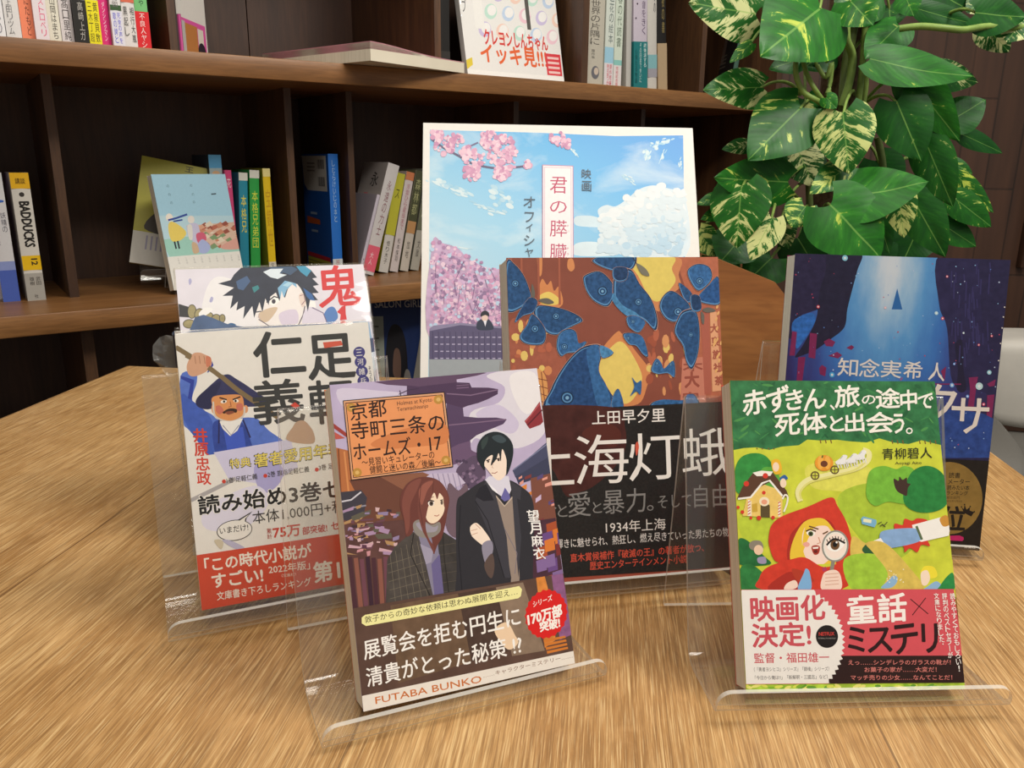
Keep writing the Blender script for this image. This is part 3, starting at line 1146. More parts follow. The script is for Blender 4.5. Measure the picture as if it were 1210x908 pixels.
# girl with hood and lens
A.s('#cf3a26', '530,590 560,630 600,700 625,780 632,860 615,910 600,1000 560,1040 420,1040 330,1010 300,915 260,890 235,820 235,770 250,720 300,680 420,635', 0.1)
A.s('#a92c20', '330,790 370,730 420,695 520,700 560,760 600,800 560,900 340,910')
A.s('#e8c43a', '345,905 335,850 360,770 400,710 450,690 500,695 540,740 560,780 550,905 420,940')
A.s('#f4d9cb', '395,760 420,720 480,705 525,745 540,800 530,870 490,910 450,915 410,880 393,820')
A.s('#e8c43a', '398,770 420,712 480,695 530,740 500,725 450,735 420,790 400,840 392,860')
A.e('#e9a898', 412, 815, 16, 12)
A.s('#f6f2ea', '412,760 432,748 455,762 435,778')
A.e('#4a5a2a', 433, 764, 12, 12)
A.e('#1f1f18', 433, 764, 6, 6)
A.l('#4a2f20', '410,752 432,742 458,752', 7)
A.l('#6a4a2a', '425,728 470,742', 7)
A.l('#6a4a2a', '490,765 515,752', 7)
A.l('#d09a80', '470,780 478,806 462,812', 5)
A.s('#a83a2a', '436,828 455,818 476,826 470,858 448,862')
A.p('#f4efe6', '442,828 470,826 468,834 444,836')
A.e('#6a2018', 456, 848, 10, 8)
A.e('#8f8f86', 549, 822, 64, 76, 8, 28)
A.e('#e9e6dc', 549, 822, 56, 68, 8, 28)
A.e('#f3e2d6', 549, 822, 50, 60, 8, 28)
A.s('#f6f4ee', '512,822 548,792 592,812 560,846 524,842')
A.e('#6b4a2a', 548, 816, 22, 25)
A.e('#14120f', 548, 814, 11, 13)
A.e('#f4f2ea', 556, 804, 5, 5)
A.l('#201a16', '508,818 545,788 596,808', 9, True)
for k in range(7):
    A.l('#201a16', [(516 + 12 * k, 806 - 12 * math.sin(k / 6 * 3.1)), (508 + 14 * k, 790 - 16 * math.sin(k / 6 * 3.1))], 4)
# path, sleuth's body, bottle
A.s('#d9bd5a', '628,780 680,800 760,850 820,905 640,905', 0.12)
A.s('#d23c2a', '760,780 830,770 830,715 870,720 880,690 915,700 940,688 985,695 1000,720 1015,760 990,790 1000,820 960,815 940,850 905,830 880,850 870,820 800,820', 0.05)
A.p('#f1eee8', '915,720 1060,680 1088,690 1095,740 1090,770 960,800 930,790')
A.s('#c98f3a', '1046,690 1075,672 1090,690 1090,720 1062,725')
A.s('#86a8d2', '760,770 790,745 920,735 945,760 945,800 800,832 770,815', 0.1)
A.l('#5a6a4a', '935,725 962,790', 12)
A.p('#f1eee8', '722,800 765,782 792,820 738,845')
A.s('#2d5a34', '680,830 712,800 730,815 722,830 752,840 760,860 712,866 682,850')
A.p('#7ab0cf', '672,690 682,680 744,696 746,712 736,732 676,716')
A.p('#e9e6c0', '684,690 722,696 720,712 682,706')
for k in range(4):
    A.l('#4a4a28', '%d,%d %d,%d' % (752 + 9 * k, 716 + 10 * (k % 2), 770 + 9 * k, 706 + 12 * (k % 3)), 4)
A.view(800, 640, 3.103)
A.p(Y, '215,90 1010,60 1022,200 225,200')
A.s('#2a7a3a', '230,95 270,80 320,120 340,170 232,172', 0.25)
A.s('#cf3a26', '310,172 300,130 330,90 420,60 470,55 540,90 620,60 640,80 600,172', 0.1)
A.s('#a92c20', '330,170 400,110 440,120 470,172')
A.s('#b23a24', '420,95 470,110 500,140 460,150 430,130')
A.s('#7fb0dc', '440,172 462,112 470,95 484,110 488,172')
A.l('#8a8578', '570,68 562,112', 14)
A.s('#f2d6c6', '528,172 530,125 545,105 580,100 598,125 596,172')
for k in range(4):
    A.l('#d6a894', '%d,%d %d,%d' % (540, 116 + 13 * k, 590, 112 + 13 * k), 3)
A.l('#b43a5a', '535,90 540,104', 16)
A.s('#f2d6c6', '390,172 400,150 430,138 440,160 420,172')
A.s('#9fc63a', '610,60 720,40 770,90 760,172 640,172', 0.15)
A.s('#d6bb58', '690,0 760,0 850,90 900,172 760,172 770,110 720,40', 0.12)
A.s('#8db4d6', '745,165 770,140 790,120 806,128 800,150 780,165')
for k in range(16):
    rr = random.Random(k)
    A.e('#e9e6c8', 760 + rr.random() * 70, 96 + rr.random() * 50, 2.5, n=6)
A.s('#eddc3a', '890,110 905,85 940,88 952,120 930,130 900,120')
A.s('#f3dcc4', '892,110 915,100 925,130 912,155 895,150')
A.s('#8db4d6', '915,160 950,140 975,165 970,172 905,172')
A.s('#2a8a44', '960,160 985,125 1010,110 1014,172 955,172', 0.2)
A.p('#a9c93a', '225,520 1070,500 1075,560 230,560', 0.35, scale=160)
for i in range(40):
    rr = random.Random(700 + i)
    A.e(['#7fb22c', '#d8dc5a', '#5f9a2c', '#e6e27a'][i % 4], 245 + rr.random() * 800, 528 + rr.random() * 12, 8 + rr.random() * 12, 6, rr.uniform(-30, 30), 8)
bd = A
B = Art(Q, W_, H_, A.y + A.k * A.step + 1e-4)
B.view(860, 690, 4.172)
RED = ink('#d2515a')
B.p(RED, '50,24 1110,18 1180,486 72,496')
B.p('#2b1513', '470,352 1170,350 1185,486 490,492')
zz = []
n = 30
for i in range(n * 2 + 1):
    a = rad(-112 + 172 * i / (n * 2))
    r = 268 if i % 2 else 253
    zz.append((305 + r * math.cos(a), 285 + r * 1.06 * math.sin(a)))
zz = [q for q in zz if q[1] < 492 and q[0] > 420]
B.p('#ece8e2', [(60, 40), (64, 26), (420, 24)] + zz + [(500, 490), (74, 494)])
R_ = '#c9505a'
B.t('映画化', 112, 182, 474, 172, 122, R_, 0.035)
B.t('決定!', 116, 312, 404, 302, 118, R_, 0.035)
B.t('監督・福田雄一', 124, 390, 494, 384, 50, R_, 0.012)
B.t('（『勇者ヨシヒコ』シリーズ』「銀魂」シリーズ）', 122, 432, 494, 428, 22, '#4a4444')
B.t('「今日から俺は!!」「新解釈・三國志」など）', 126, 474, 486, 468, 22, '#4a4444')
B.e('#1b1615', 483, 256, 55, 57, 0, 30)
B.t('NETFLIX', 444, 252, 520, 250, 17, '#d8403a', 0.02)
B.t('COMING TO NETFLIX', 440, 268, 526, 268, 6, '#a8a49e')
B.t('童話', 588, 196, 878, 176, 140, '#f6f0ea', 0.03)
B.l('#3a1416', '896,68 984,142', 4)
B.l('#3a1416', '972,62 906,148', 4)
for s_, x0, y0, x1, y1, h in (('ミ', 590, 332, 672, 330, 122), ('ス', 688, 336, 806, 330, 120), ('テ', 806, 346, 934, 330, 142), ('リ', 958, 334, 1034, 334, 142)):
    B.t(s_, x0, y0, x1, y1, h, '#2a1112', 0.03)
B.tv('読みやすくておもしろい！', 1103, 38, 1140, 432, 24, '#f6f0ea', 0.016)
B.tv('評判のベストセラーが', 1063, 38, 1096, 364, 24, '#f6f0ea', 0.016)
B.tv('文庫になりました。', 1022, 38, 1056, 316, 24, '#f6f0ea', 0.016)
B.t('えっ……シンデレラのガラスの靴が！', 588, 398, 1096, 396, 26, '#d98078', 0.012)
B.t('お菓子の家が……大変だ！', 668, 434, 1026, 432, 26, '#d98078', 0.012)
B.t('マッチ売りの少女……なんてことだ！', 600, 474, 1104, 472, 26, '#d98078', 0.012)
bound_book(book, W_, H_, TH, A.mb, '#c23a2c', '#2c7040')
B.mb.mi(RED)
band_part(book, B, W_, TH, 0.003, 0.003, B.to((66, 24))[1], B.to((1110, 18))[1], '#d2515a', '#d2515a')
acrylic_stand('clear acrylic stand holding the green book with the red-hooded girl', BC, YAW + 0.5, 0.138, -0.001, zf=0.0062, apex=rest(LEAN, TH), foot=0.100)

# ------------------------------------------------------------------ left: wrapped paperback with a man in blue and a wide hat
Q = [(208, 391.3), (432.5, 379.5), (466.5, 679.3), (239, 721.3)]
BC, YAW, LEAN, TH = (-0.1142, 0.4033, 0.0139), 23.8, 18.3, 0.015
W_, H_ = 0.105, 0.148
book = thing('paperback_book', 'shrink-wrapped white paperback with a man in a blue robe and dark wide hat', 'book', pose(BC, YAW, LEAN), 'displayed books on the table')
A = Art(Q, W_, H_, 0.0)
A.view(180, 300, 4.654)
A.p('#e6e2da', '100,380 1260,300 1400,1900 200,2100')
# robe and arm
A.s('#5572c4', '160,660 240,640 250,690 226,800 330,870 380,900 560,890 640,960 740,1040 760,1140 640,1160 480,1120 340,1100 210,960 172,900', 0.12)
A.s('#3f5cb4', '165,760 220,790 330,900 350,1100 300,1080 180,900', 0.1)
A.p('#2e3f9a', '160,655 236,680 222,790 200,780 214,700 162,672')
A.p('#2e3f9a', '305,640 332,578 340,600 312,640')
A.s('#2f4699', '335,930 380,900 480,900 540,1010 545,1100 420,1130 350,1080', 0.15)
A.p('#3f5ac0', '395,960 500,940 520,1080 420,1100')
# staff
A.l('#7d6a49', '135,500 230,560 350,640 470,740 590,820 690,890', 26, True)
# fist
A.s('#cf9f80', '195,600 225,540 260,530 290,540 325,560 328,600 300,635 240,660 205,650')
for x in (238, 262, 288):
    A.l('#a87658', [(x, 548), (x + 6, 592)], 4)
A.s('#c87a5c', '300,552 326,560 322,600 302,606')
A.l('#7d6a49', '190,545 218,560', 24)
A.l('#7d6a49', '312,612 345,636', 26)
# hat
A.s('#33335a', '243,795 290,740 400,652 470,680 560,740 640,800 590,826 520,830 380,838 270,835', 0.1)
A.s('#27274a', '243,795 290,740 380,690 350,770 330,836 270,835')
A.l('#7d6a49', '380,660 470,736 590,820 690,890', 26, True)
# head
A.s('#d99258', '335,775 420,762 490,768 505,820 500,880 470,900 400,905 350,880 335,830')
A.s('#c8705c', '345,835 372,820 395,850 370,870')
A.s('#c8705c', '465,815 495,812 498,845 470,850')
A.e('#d99a6c', 340, 838, 12, 26)
A.e('#d99a6c', 514, 842, 14, 22)
A.e('#efe6d8', 395, 800, 17, 9, -10)
A.e('#efe6d8', 462, 796, 15, 9, 8)
A.e('#1c1612', 397, 800, 6, 7)
A.e('#1c1612', 460, 797, 6, 7)
A.l('#3a2318', '372,778 412,790', 8)
A.l('#3a2318', '444,790 486,774', 8)
A.l('#9c5a38', '430,800 436,826 422,830', 5)
A.s('#3a2218', '390,858 425,838 465,842 462,862 430,852 400,866')
A.s('#8a4a34', '405,858 440,852 452,862 420,872')
A.l('#cfc8bc', '338,800 350,880 430,910 500,880 508,830', 9, True)
A.p('#e9e6e0', '370,905 430,910 500,892 470,960 430,990 390,950')
A.l('#8888a0', '390,930 436,985 478,930', 5)
A.l('#26265a', '370,900 368,1030', 9)
A.l('#26265a', '500,900 540,1000', 9)
K = '#3a3a38'
A.t('仁', 572, 668, 840, 652, 240, K, 0.032)
A.t('義', 568, 930, 838, 912, 238, K, 0.022)
A.t('足', 862, 684, 1110, 668, 236, K, 0.030)
A.t('軽', 872, 930, 1120, 912, 236, K, 0.02)
A.p('#cf4a3a', '757,822 782,806 808,826 786,842')
A.p('#cf5a44', '932,480 1030,472 1040,496 940,512')
for k, ch in enumerate('三河雑兵心得'):
    A.e('#45427f', 1128 + 8 * k, 536 + 52 * k, 32, 31)
    A.t(ch, 1112 + 8 * k, 556 + 52 * k, 1146 + 8 * k, 553 + 52 * k, 36, '#e6e2dc', 0.005)
A.tv('ぞうひょう', 1184, 612, 1204, 760, 14, '#4a4a5a')
A.tv('井原忠政', 264, 948, 290, 1264, 74, '#cf4434', 0.035)
A.view(180, 460, 4.654)
# lower figure tone behind the band
B = Art(Q, W_, H_, A.y + (A.k + 60) * A.step + 1e-4)
B.view(180, 460, 4.654)
PB = ink('#e4e0d8')
B.p(PB, '120,378 1110,230 1300,1260 200,1420')
B.p('#cdc9e2', '340,335 760,265 800,420 640,520 420,480')
B.s('#a9a4d0', '560,420 640,380 720,430 690,520 600,560')
B.s('#dad6e6', '300,640 560,520 640,620 500,760 300,760')
B.view(180, 300, 4.654)
B.tv('忠政', 277, 1106, 290, 1264, 74, '#cf4434', 0.03)
B.view(180, 460, 4.654)
B.s('#b9977c', '740,270 770,200 830,170 880,220 880,290')
A.s('#b9977c', '745,270 765,210 790,170 835,165 875,215 890,270 830,290')
for x in (790, 815, 842):
    A.l('#93705a', [(x, 185), (x + 8, 230)], 3)
B.l('#a8a4a4', '215,600 330,545 460,480', 22)
for s_, x0, y0, x1, y1, h in (('特典', 432, 424, 542, 412, 50), ('著者愛用年表', 568, 420, 1040, 352, 72)):
    B.t(s_, x0 - 3, y0 + 3, x1 + 3, y1 + 3, h + 4, '#2a2a2a', 0.05)
    B.t(s_, x0, y0, x1, y1, h, '#e2cf62', 0.018)
B.t('1巻 足軽仁義', 412, 508, 580, 484, 32, '#33302c', 0.01)
B.t('2巻 旗指足軽仁義', 636, 476, 862, 446, 32, '#33302c', 0.01)
B.t('3巻 足軽小頭仁義', 914, 440, 1140, 408, 32, '#33302c', 0.01)
for cx, cy in ((396, 496), (622, 466), (902, 434)):
    B.e('#c8402f', cx, cy, 11)
B.t('読み始め3巻セット', 260, 683, 1288, 561, 106, '#f0ece4', 0.07)
B.t('読み始め3巻セット', 262, 682, 1286, 560, 104, '#1f1d1b', 0.034)
B.t('本体1,000円+税', 556, 738, 1060, 672, 74, '#3a3632', 0.004)
B.tv('累計', 642, 760, 648, 820, 26, '#b04a40', 0.01)
B.t('75万', 668, 816, 816, 798, 62, '#c84438', 0.035)
B.t('部突破!', 828, 796, 962, 778, 44, '#c84438', 0.02)
B.t('セット', 985, 772, 1120, 752, 44, '#c84438', 0.02)
B.e('#26221f', 454, 768, 98, 58, -8, 30)
B.p('#26221f', '462,716 505,690 552,662 520,700 515,725')
B.e('#e8e4dc', 454, 768, 94, 54, -8, 30)
B.p('#e8e4dc', '470,722 508,696 536,678 512,704 508,730')
B.t('いまだけ!', 375, 790, 530, 768, 36, '#26221f', 0.014)
B.view(200, 600, 5.042)
B.s('#b8b4cc', '320,190 360,185 450,230 400,240')
B.s('#cbbfa6', '270,190 300,180 325,200 310,240')
OR = '#cc4a33'
B.p(OR, '100,285 1015,152 1400,95 1500,560 160,620')
for s_, x0, y0, x1, y1, h, b in (('「この時代小説が', 218, 380, 850, 290, 84, 0.03), ('すごい!', 262, 476, 562, 438, 88, 0.035), ('2022年版」', 596, 392, 840, 364, 52, 0.012), ('（宝島社）', 672, 412, 756, 404, 20, 0.0),
                                ('第1位', 868, 448, 1160, 404, 122, 0.035), ('文庫書き下ろしランキング', 288, 552, 848, 464, 52, 0.012)):
    B.t(s_, x0, y0, x1, y1, h, '#efe6d8', b)
bound_book(book, W_, H_, TH, A.mb, '#e2ddd4', '#e2ddd4')
band_part(book, B, W_, TH, 0.0, 0.0, B.to((190, 352))[1], B.to((1030, 250))[1], '#e4e0d8', '#cc4a33')
wrap_part(book, W_, H_, TH, crimp=True)
acrylic_stand('clear acrylic stand holding the wrapped book of the man in the wide hat', BC, YAW + 1.0, 0.138, -0.001, zf=0.0058, apex=rest(LEAN, TH + .002, zb=0.0139), foot=0.082)

# ------------------------------------------------------------------ behind it: larger wrapped book with a dark-haired swordsman
Q = [(206, 317), (429, 314.5), (470.5, 609.6), (235.4, 643.8)]
BC, YAW, LEAN, TH = (-0.138, 0.4966, 0.007), 22.3, 28.9, 0.020
W_, H_ = 0.130, 0.188
book = thing('hardcover_book', 'wrapped pale book with a spiky-haired figure and red lettering, behind the wide-hat book', 'book', pose(BC, YAW, LEAN), 'displayed books on the table')
A = Art(Q, W_, H_, 0.0)
A.view(180, 300, 4.654)
A.p('#dcd6de', '60,20 1200,20 1400,1700 200,1800', 0.04, scale=60)
A.s('#e8e4e4', '360,120 560,200 700,300 600,400 300,400 280,240')
A.s('#f0ece8', '600,180 840,180 900,330 800,420 620,400')
A.s('#a9a6c8', '196,140 206,128 214,146 202,166')
A.s('#a9a6c8', '312,258 322,232 334,240 326,262')
A.s('#ebe3de', '560,200 640,180 840,180 862,330 800,410 640,410 575,360')
A.s('#cdb59a', '585,330 640,300 690,300 640,370 600,370')
A.s('#d5c8d8', '700,330 790,310 800,385 720,395')
A.s('#f4f0ea', '634,266 676,240 702,256 668,284')
A.e('#3a3440', 668, 263, 11, 13)
A.l('#2a2430', '628,268 670,236 704,246', 7)
A.l('#2a2430', '570,320 600,316', 6)
A.s('#e0cbbf', '806,235 830,220 846,270 824,296')
A.l('#8a5a6a', '812,234 834,228 840,262 822,284', 4)
A.l('#54485a', '840,290 830,340 800,405', 6)
A.l('#54485a', '585,360 640,395 700,405', 5)
A.l('#b8a0a8', '590,330 582,350 596,356', 4)
A.s('#4f7ab8', '930,380 960,310 1000,300 1020,360 960,400')
A.s('#d8cfdc', '850,300 930,320 950,400 830,400')
A.l('#6a5a7a', '880,300 940,330 960,380', 5)
A.p('#212739', '500,64 830,64 874,96 906,136 880,140 916,176 884,182 916,220 880,222 912,260 868,258 856,322 838,236 818,196 798,170 770,166 746,196 730,246 712,206 700,262 680,214 650,236 640,282 622,246 606,322 590,266 560,352 550,286 500,356 508,286 462,310 470,260 428,300 442,228 386,228 448,184 360,160 430,142 450,110', 0.2, scale=120)
A.p('#39506c', '640,72 760,68 800,90 760,120 720,104 690,130 670,96')
A.p('#d9e2e8', '610,100 650,84 720,84 700,110 740,118 690,140 650,130')
A.p('#7fb0d0', '690,190 730,150 790,166 796,190 770,170 740,200 724,244 712,206 704,250')
A.p('#a9cfe2', '716,176 750,156 776,164 744,184')
A.p('#2f7f84', '548,184 580,172 590,190 560,214')
A.p('#3f5a80', '460,150 520,120 540,150 500,200 470,190')
A.p('#2f5f9a', '830,190 878,226 896,262 868,258 850,240')
A.p('#3d93b4', '790,70 840,70 874,98 850,130 816,104')
# gauntlet
A.p('#2c2a2c', '140,268 210,290 205,345 145,340')
for cx, cy, rx, ry in ((215, 312, 26, 40), (258, 330, 30, 36), (306, 348, 32, 34), (350, 355, 28, 28), (200, 380, 36, 26), (250, 388, 34, 24), (300, 390, 30, 22), (350, 390, 32, 22), (384, 352, 18, 24)):
    A.e('#3a362c', cx, cy, rx, ry)
    A.e('#9a8e62', cx, cy, rx - 4, ry - 4, var=0.2)
A.s('#efece8', '255,320 290,292 330,300 300,330 262,342')
A.s('#2f5f8a', '405,395 430,378 460,388 440,402')
# lower, mostly hidden part of the picture
A.s('#41597f', '200,420 500,400 1100,400 1180,520 1300,1500 260,1560', 0.25, scale=60)
A.p('#8fb4d6', '1100,380 1190,380 1215,520 1140,520')
A.p('#dfe6f0', '1150,540 1220,520 1240,640 1180,660')
A.p('#26305a', '1145,480 1215,470 1222,545 1160,560')
A.t('鬼', 922, 300, 1145, 288, 222, '#cf2a2c', 0.022)
A.p('#cf2a2c', '1042,296 1062,290 1064,340 1070,368 1032,372 1036,340 1016,326')
A.tv('人幻燈抄', 1050, 380, 1120, 1200, 190, '#cf2a2c', 0.04)
bound_book(book, W_, H_, TH, A.mb, '#3a3634', '#cfc9d0')
wrap_part(book, W_, H_, TH)
acrylic_stand('clear acrylic stand under the spiky-haired figure book, mostly hidden', BC, YAW, 0.138, 0, zf=0.005, apex=rest(LEAN, TH + .003), foot=0.128)

# ------------------------------------------------------------------ middle: large brown and blue book with moths
Q = [(598.6, 305), (846, 300.4), (862, 676), (613, 692.3)]
BC, YAW, LEAN, TH = (0.0692, 0.4294, 0.0122), 11.0, 16.0, 0.024
book = thing('hardcover_book', 'brown book with large blue moths and a black band, on the middle stand', 'book', pose(BC, YAW, LEAN), 'displayed books on the table')
A = Art(Q, W_, H_, 0.0)
A.view(590, 290, 4.321)
A.p('#8d4f3f', '20,30 1140,20 1300,1800 60,1800', 0.06, scale=90)
A.s('#b76a4e', '900,60 1010,50 1120,60 1160,700 1000,760 940,600 960,300', 0.1)
A.s('#a75f4a', '50,420 120,380 200,480 330,560 300,700 80,800', 0.1)
A.s('#d28a5a', '600,60 900,48 905,140 915,200 850,260 820,330 760,300 690,180')
A.s('#e6cf6c', '640,45 875,45 870,110 890,170 850,230 800,280 750,250 700,150', 0.05)
A.s('#d98f5c', '190,60 214,50 214,140 200,150')
A.s('#d98f5c', '345,70 368,66 378,110 360,130 342,110')
A.s('#d88c58', '195,240 215,170 240,200 260,180 275,230 300,210 318,300 240,330 200,300')
A.s('#ecd06e', '200,260 250,235 300,270 290,300 220,300')
A.s('#d88c58', '470,600 520,520 590,440 620,450 690,540 760,640 745,720 700,810 560,810 500,700')
A.s('#e9d070', '500,610 560,520 620,490 690,590 720,690 660,800 580,790 520,690', 0.05)
for i in range(36):
    rr = random.Random(i + 60)
    x, y = 740 + rr.random() * 250, 420 + rr.random() * 340
    A.e(['#dd9a66', '#e8c872', '#b9674c', '#a3563f'][i % 4], x, y, 6 + rr.random() * 14, 14 + rr.random() * 34, rr.uniform(-15, 15), 9)
for i in range(22):
    rr = random.Random(i + 160)
    x, y = 66 + rr.random() * 190, 390 + rr.random() * 260
    A.e(['#d98f5c', '#e8c872', '#b9674c'][i % 3], x, y, 6 + rr.random() * 16, 8 + rr.random() * 26, 0, 9)
for x in (60, 112, 196, 300):
    A.l('#a8604a', '%d,60 %d,300' % (x, x + 4), 10)
A.p('#c9806a', '925,575 1040,565 1048,800 915,805')
A.p('#b06250', '1015,300 1060,300 1075,760 1040,760')
A.p('#e3a67c', '1066,330 1100,330 1128,740 1080,745')
A.t('大', 940, 725, 1012, 720, 80, '#9a5142', 0.05)
A.t('木', 930, 640, 1030, 636, 50, '#9a5142', 0.05)
A.t('安', 930, 800, 1010, 798, 50, '#9a5142', 0.05)
for k, ch in enumerate('大東旅社茶'):
    A.t(ch, 1070 + 6 * k, 440 + 68 * k, 1108 + 6 * k, 438 + 68 * k, 46, '#a85a46', 0.05)
for k in range(18):
    rr = random.Random(k + 9)
    A.e('#e6b070', 1082 + rr.random() * 46, 80 + rr.random() * 600, 6, 12, 20, 8)
A.s('#e0a060', '185,650 215,640 240,690 246,790 240,860 200,860')
for k in range(4):
    A.l('#7a4030', '%d,%d %d,%d' % (196, 680 + 36 * k, 244, 690 + 40 * k), 4)
A.l('#7a4030', '212,645 236,850', 4)

DB, MBL, LB = '#26507f', '#33669c', '#5b8fbe'


def wing(s, col=DB, eyes=(), rim=True):
    if rim:
        q = catmull(Art.pts(s), 4)
        cx = sum(p[0] for p in q) / len(q)
        cy = sum(p[1] for p in q) / len(q)
        A.p('#c79a86', [(cx + (x - cx) * 1.03, cy + (y - cy) * 1.03) for x, y in q])
        A.p('#1a3558', [(cx + (x - cx) * 1.01, cy + (y - cy) * 1.01) for x, y in q])
        A.p(LB, [(cx + (x - cx) * 0.95, cy + (y - cy) * 0.95) for x, y in q])
        A.p(col, [(cx + (x - cx) * 0.90 + 2, cy + (y - cy) * 0.90 - 3) for x, y in q], 0.35, scale=420)
    else:
        A.s(col, s, 0.3, 420)
    for ex, ey, r in eyes:
        A.e('#16304f', ex, ey, r * 1.25)
        A.e(LB, ex, ey, r)
        A.e('#1d4370', ex, ey, r * .72)
        A.e('#7fb0d2', ex, ey, r * .35)


wing('40,85 80,100 118,145 145,205 160,275 110,320 55,342 30,300', DB, ((82, 195, 15),))
wing('190,308 300,318 385,350 418,382 380,405 340,425 290,455 235,440 180,365', DB, ((285, 360, 14), (392, 376, 8)))
wing('165,350 215,400 235,450 222,500 170,508 122,495 104,462 140,405', DB, ((180, 425, 16),))
wing('150,268 192,284 172,340 120,360 80,395 98,345', '#1f4472')
A.s('#6a665e', '165,195 180,240 175,270 162,250')
A.s('#6a665e', '195,280 240,268 275,290 240,298')
wing('300,452 345,425 385,440 400,500 440,490 400,540 340,550 310,565 288,520', MBL, ((328, 516, 13),))
wing('466,76 500,52 560,40 680,40 672,108 600,128 520,108', DB)
wing('430,150 500,128 556,172 580,232 545,306 480,284 440,236 422,180', DB, ((518, 230, 20),))
wing('585,130 660,118 705,190 765,270 796,370 785,428 740,384 690,358 640,345 590,290 572,240', DB, ((700, 283, 15),))
wing('575,240 620,300 690,340 740,395 690,372 640,355 592,312 566,270', '#4a86b4', (), False)
wing('575,110 640,110 640,165 600,180 570,160', '#1d3d66')
A.l('#2a2a30', '668,45 690,85 740,130', 4, True)
A.s('#7d7a6a', '690,85 735,110 755,148 715,138')
wing('950,118 1000,84 1062,100 1072,165 1010,222 968,180', MBL, ((1012, 172, 15),))
wing('1000,262 1060,190 1108,150 1122,282 1050,290', '#24528a')
wing('905,182 958,220 982,262 950,286 925,250', DB)
wing('820,262 858,226 902,240 962,300 948,340 890,384 838,366 808,312', DB, ((902, 332, 18),))
wing('930,330 990,325 1012,420 1006,540 975,626 945,590 928,510 885,440 900,372', DB, ((968, 450, 10),))
wing('965,250 1010,250 1020,320 975,325', '#1d3d66')
A.s('#6a665e', '1025,320 1060,308 1095,325 1050,335')
A.s('#6a665e', '1020,330 1036,350 1034,395 1022,380')
wing('640,362 690,356 735,385 715,430 690,440 650,410', MBL, ((672, 385, 9),))
wing('622,450 680,444 725,470 750,560 725,555 690,510 650,500', MBL, ((648, 470, 9),))
wing('765,635 790,575 815,600 830,630 880,585 886,670 850,650 800,655', MBL, ((795, 600, 8), (865, 605, 8)))
wing('668,672 692,700 716,690 712,760 690,745 660,768 680,720', MBL, (), False)
wing('243,840 260,740 310,640 370,560 430,515 505,508 512,560 500,640 540,720 570,830', '#21497c', ((342, 778, 26),))
wing('440,530 505,515 500,640 545,730 562,830 500,830 460,680', MBL, (), False)
wing('505,508 575,545 518,574', '#4a86b4')
wing('565,830 575,762 602,734 626,830', MBL)
wing('768,806 820,788 930,792 955,760 992,766 998,830 780,830', MBL)
A.p('#a5503e', '30,1650 1300,1600 1300,1800 60,1800')
B = Art(Q, W_, H_, A.y + (A.k + 60) * A.step + 1e-4)
BKM = ink('#211f1e', 0.45, 0.25, 900)
B.view(590, 290, 4.321)
B.p(BKM, '20,853 1200,794 1250,1655 20,1716')
B.view(620, 470, 3.785)
B.s('#48211d', '-60,62 385,42 440,130 440,240 380,330 300,400 240,425 180,440 110,310 -30,300', 0.25, scale=120)
B.s('#5a2a22', '250,160 340,110 420,150 400,220 320,200')
B.t('上田早夕里', 296, 122, 620, 108, 62, '#f0ece6', 0.014)
for s_, x0, y0, x1, y1, h in (('上', 20, 398, 218, 388, 214), ('海', 222, 392, 460, 382, 222), ('灯', 462, 378, 692, 366, 214), ('蛾', 700, 360, 930, 350, 218)):
    B.t(s_, x0, y0, x1, y1, h, '#f2efe9', -0.004)
B.s('#d8604a', '487,215 497,198 503,225 492,262')
GR = '#8b8a88'
for s_, x0, y0, x1, y1, h in (('金', 70, 548, 142, 542, 76), ('と', 146, 536, 188, 534, 56), ('愛', 192, 538, 292, 532, 112), ('と', 300, 520, 340, 518, 50), ('暴力', 346, 526, 536, 516, 110), ('。', 540, 512, 570, 511, 26), ('そして', 590, 502, 740, 494, 58), ('自由', 752, 500, 905, 496, 104)):
    B.t(s_, x0, y0, x1, y1, h, GR, -0.002)
B.t('1934年上海', 358, 612, 624, 598, 54, '#ece8e2', 0.0)
B.t('輝きに魅せられ、熱狂し、燃え尽きていった男たちの物語', 140, 678, 940, 630, 42, '#e2deda', 0.006)
B.t('直木賞候補作『破滅の王』の著者が放つ、', 202, 740, 796, 700, 38, '#d5543f', 0.014)
B.t('歴史エンターテインメント小説', 288, 776, 720, 750, 38, '#d5543f', 0.014)
bound_book(book, W_, H_, TH, A.mb, '#b08a68', '#8d4f3f')
band_part(book, B, W_, TH, 0.004, 0.004, B.to((100, 850))[1], B.to((1150, 796))[1], '#211f1e', '#211f1e')
acrylic_stand('clear acrylic stand holding the brown book with blue moths', BC, YAW + 1.0, 0.138, 0.004, zf=0.0075, apex=rest(LEAN, TH, zb=0.0122), foot=0.094)

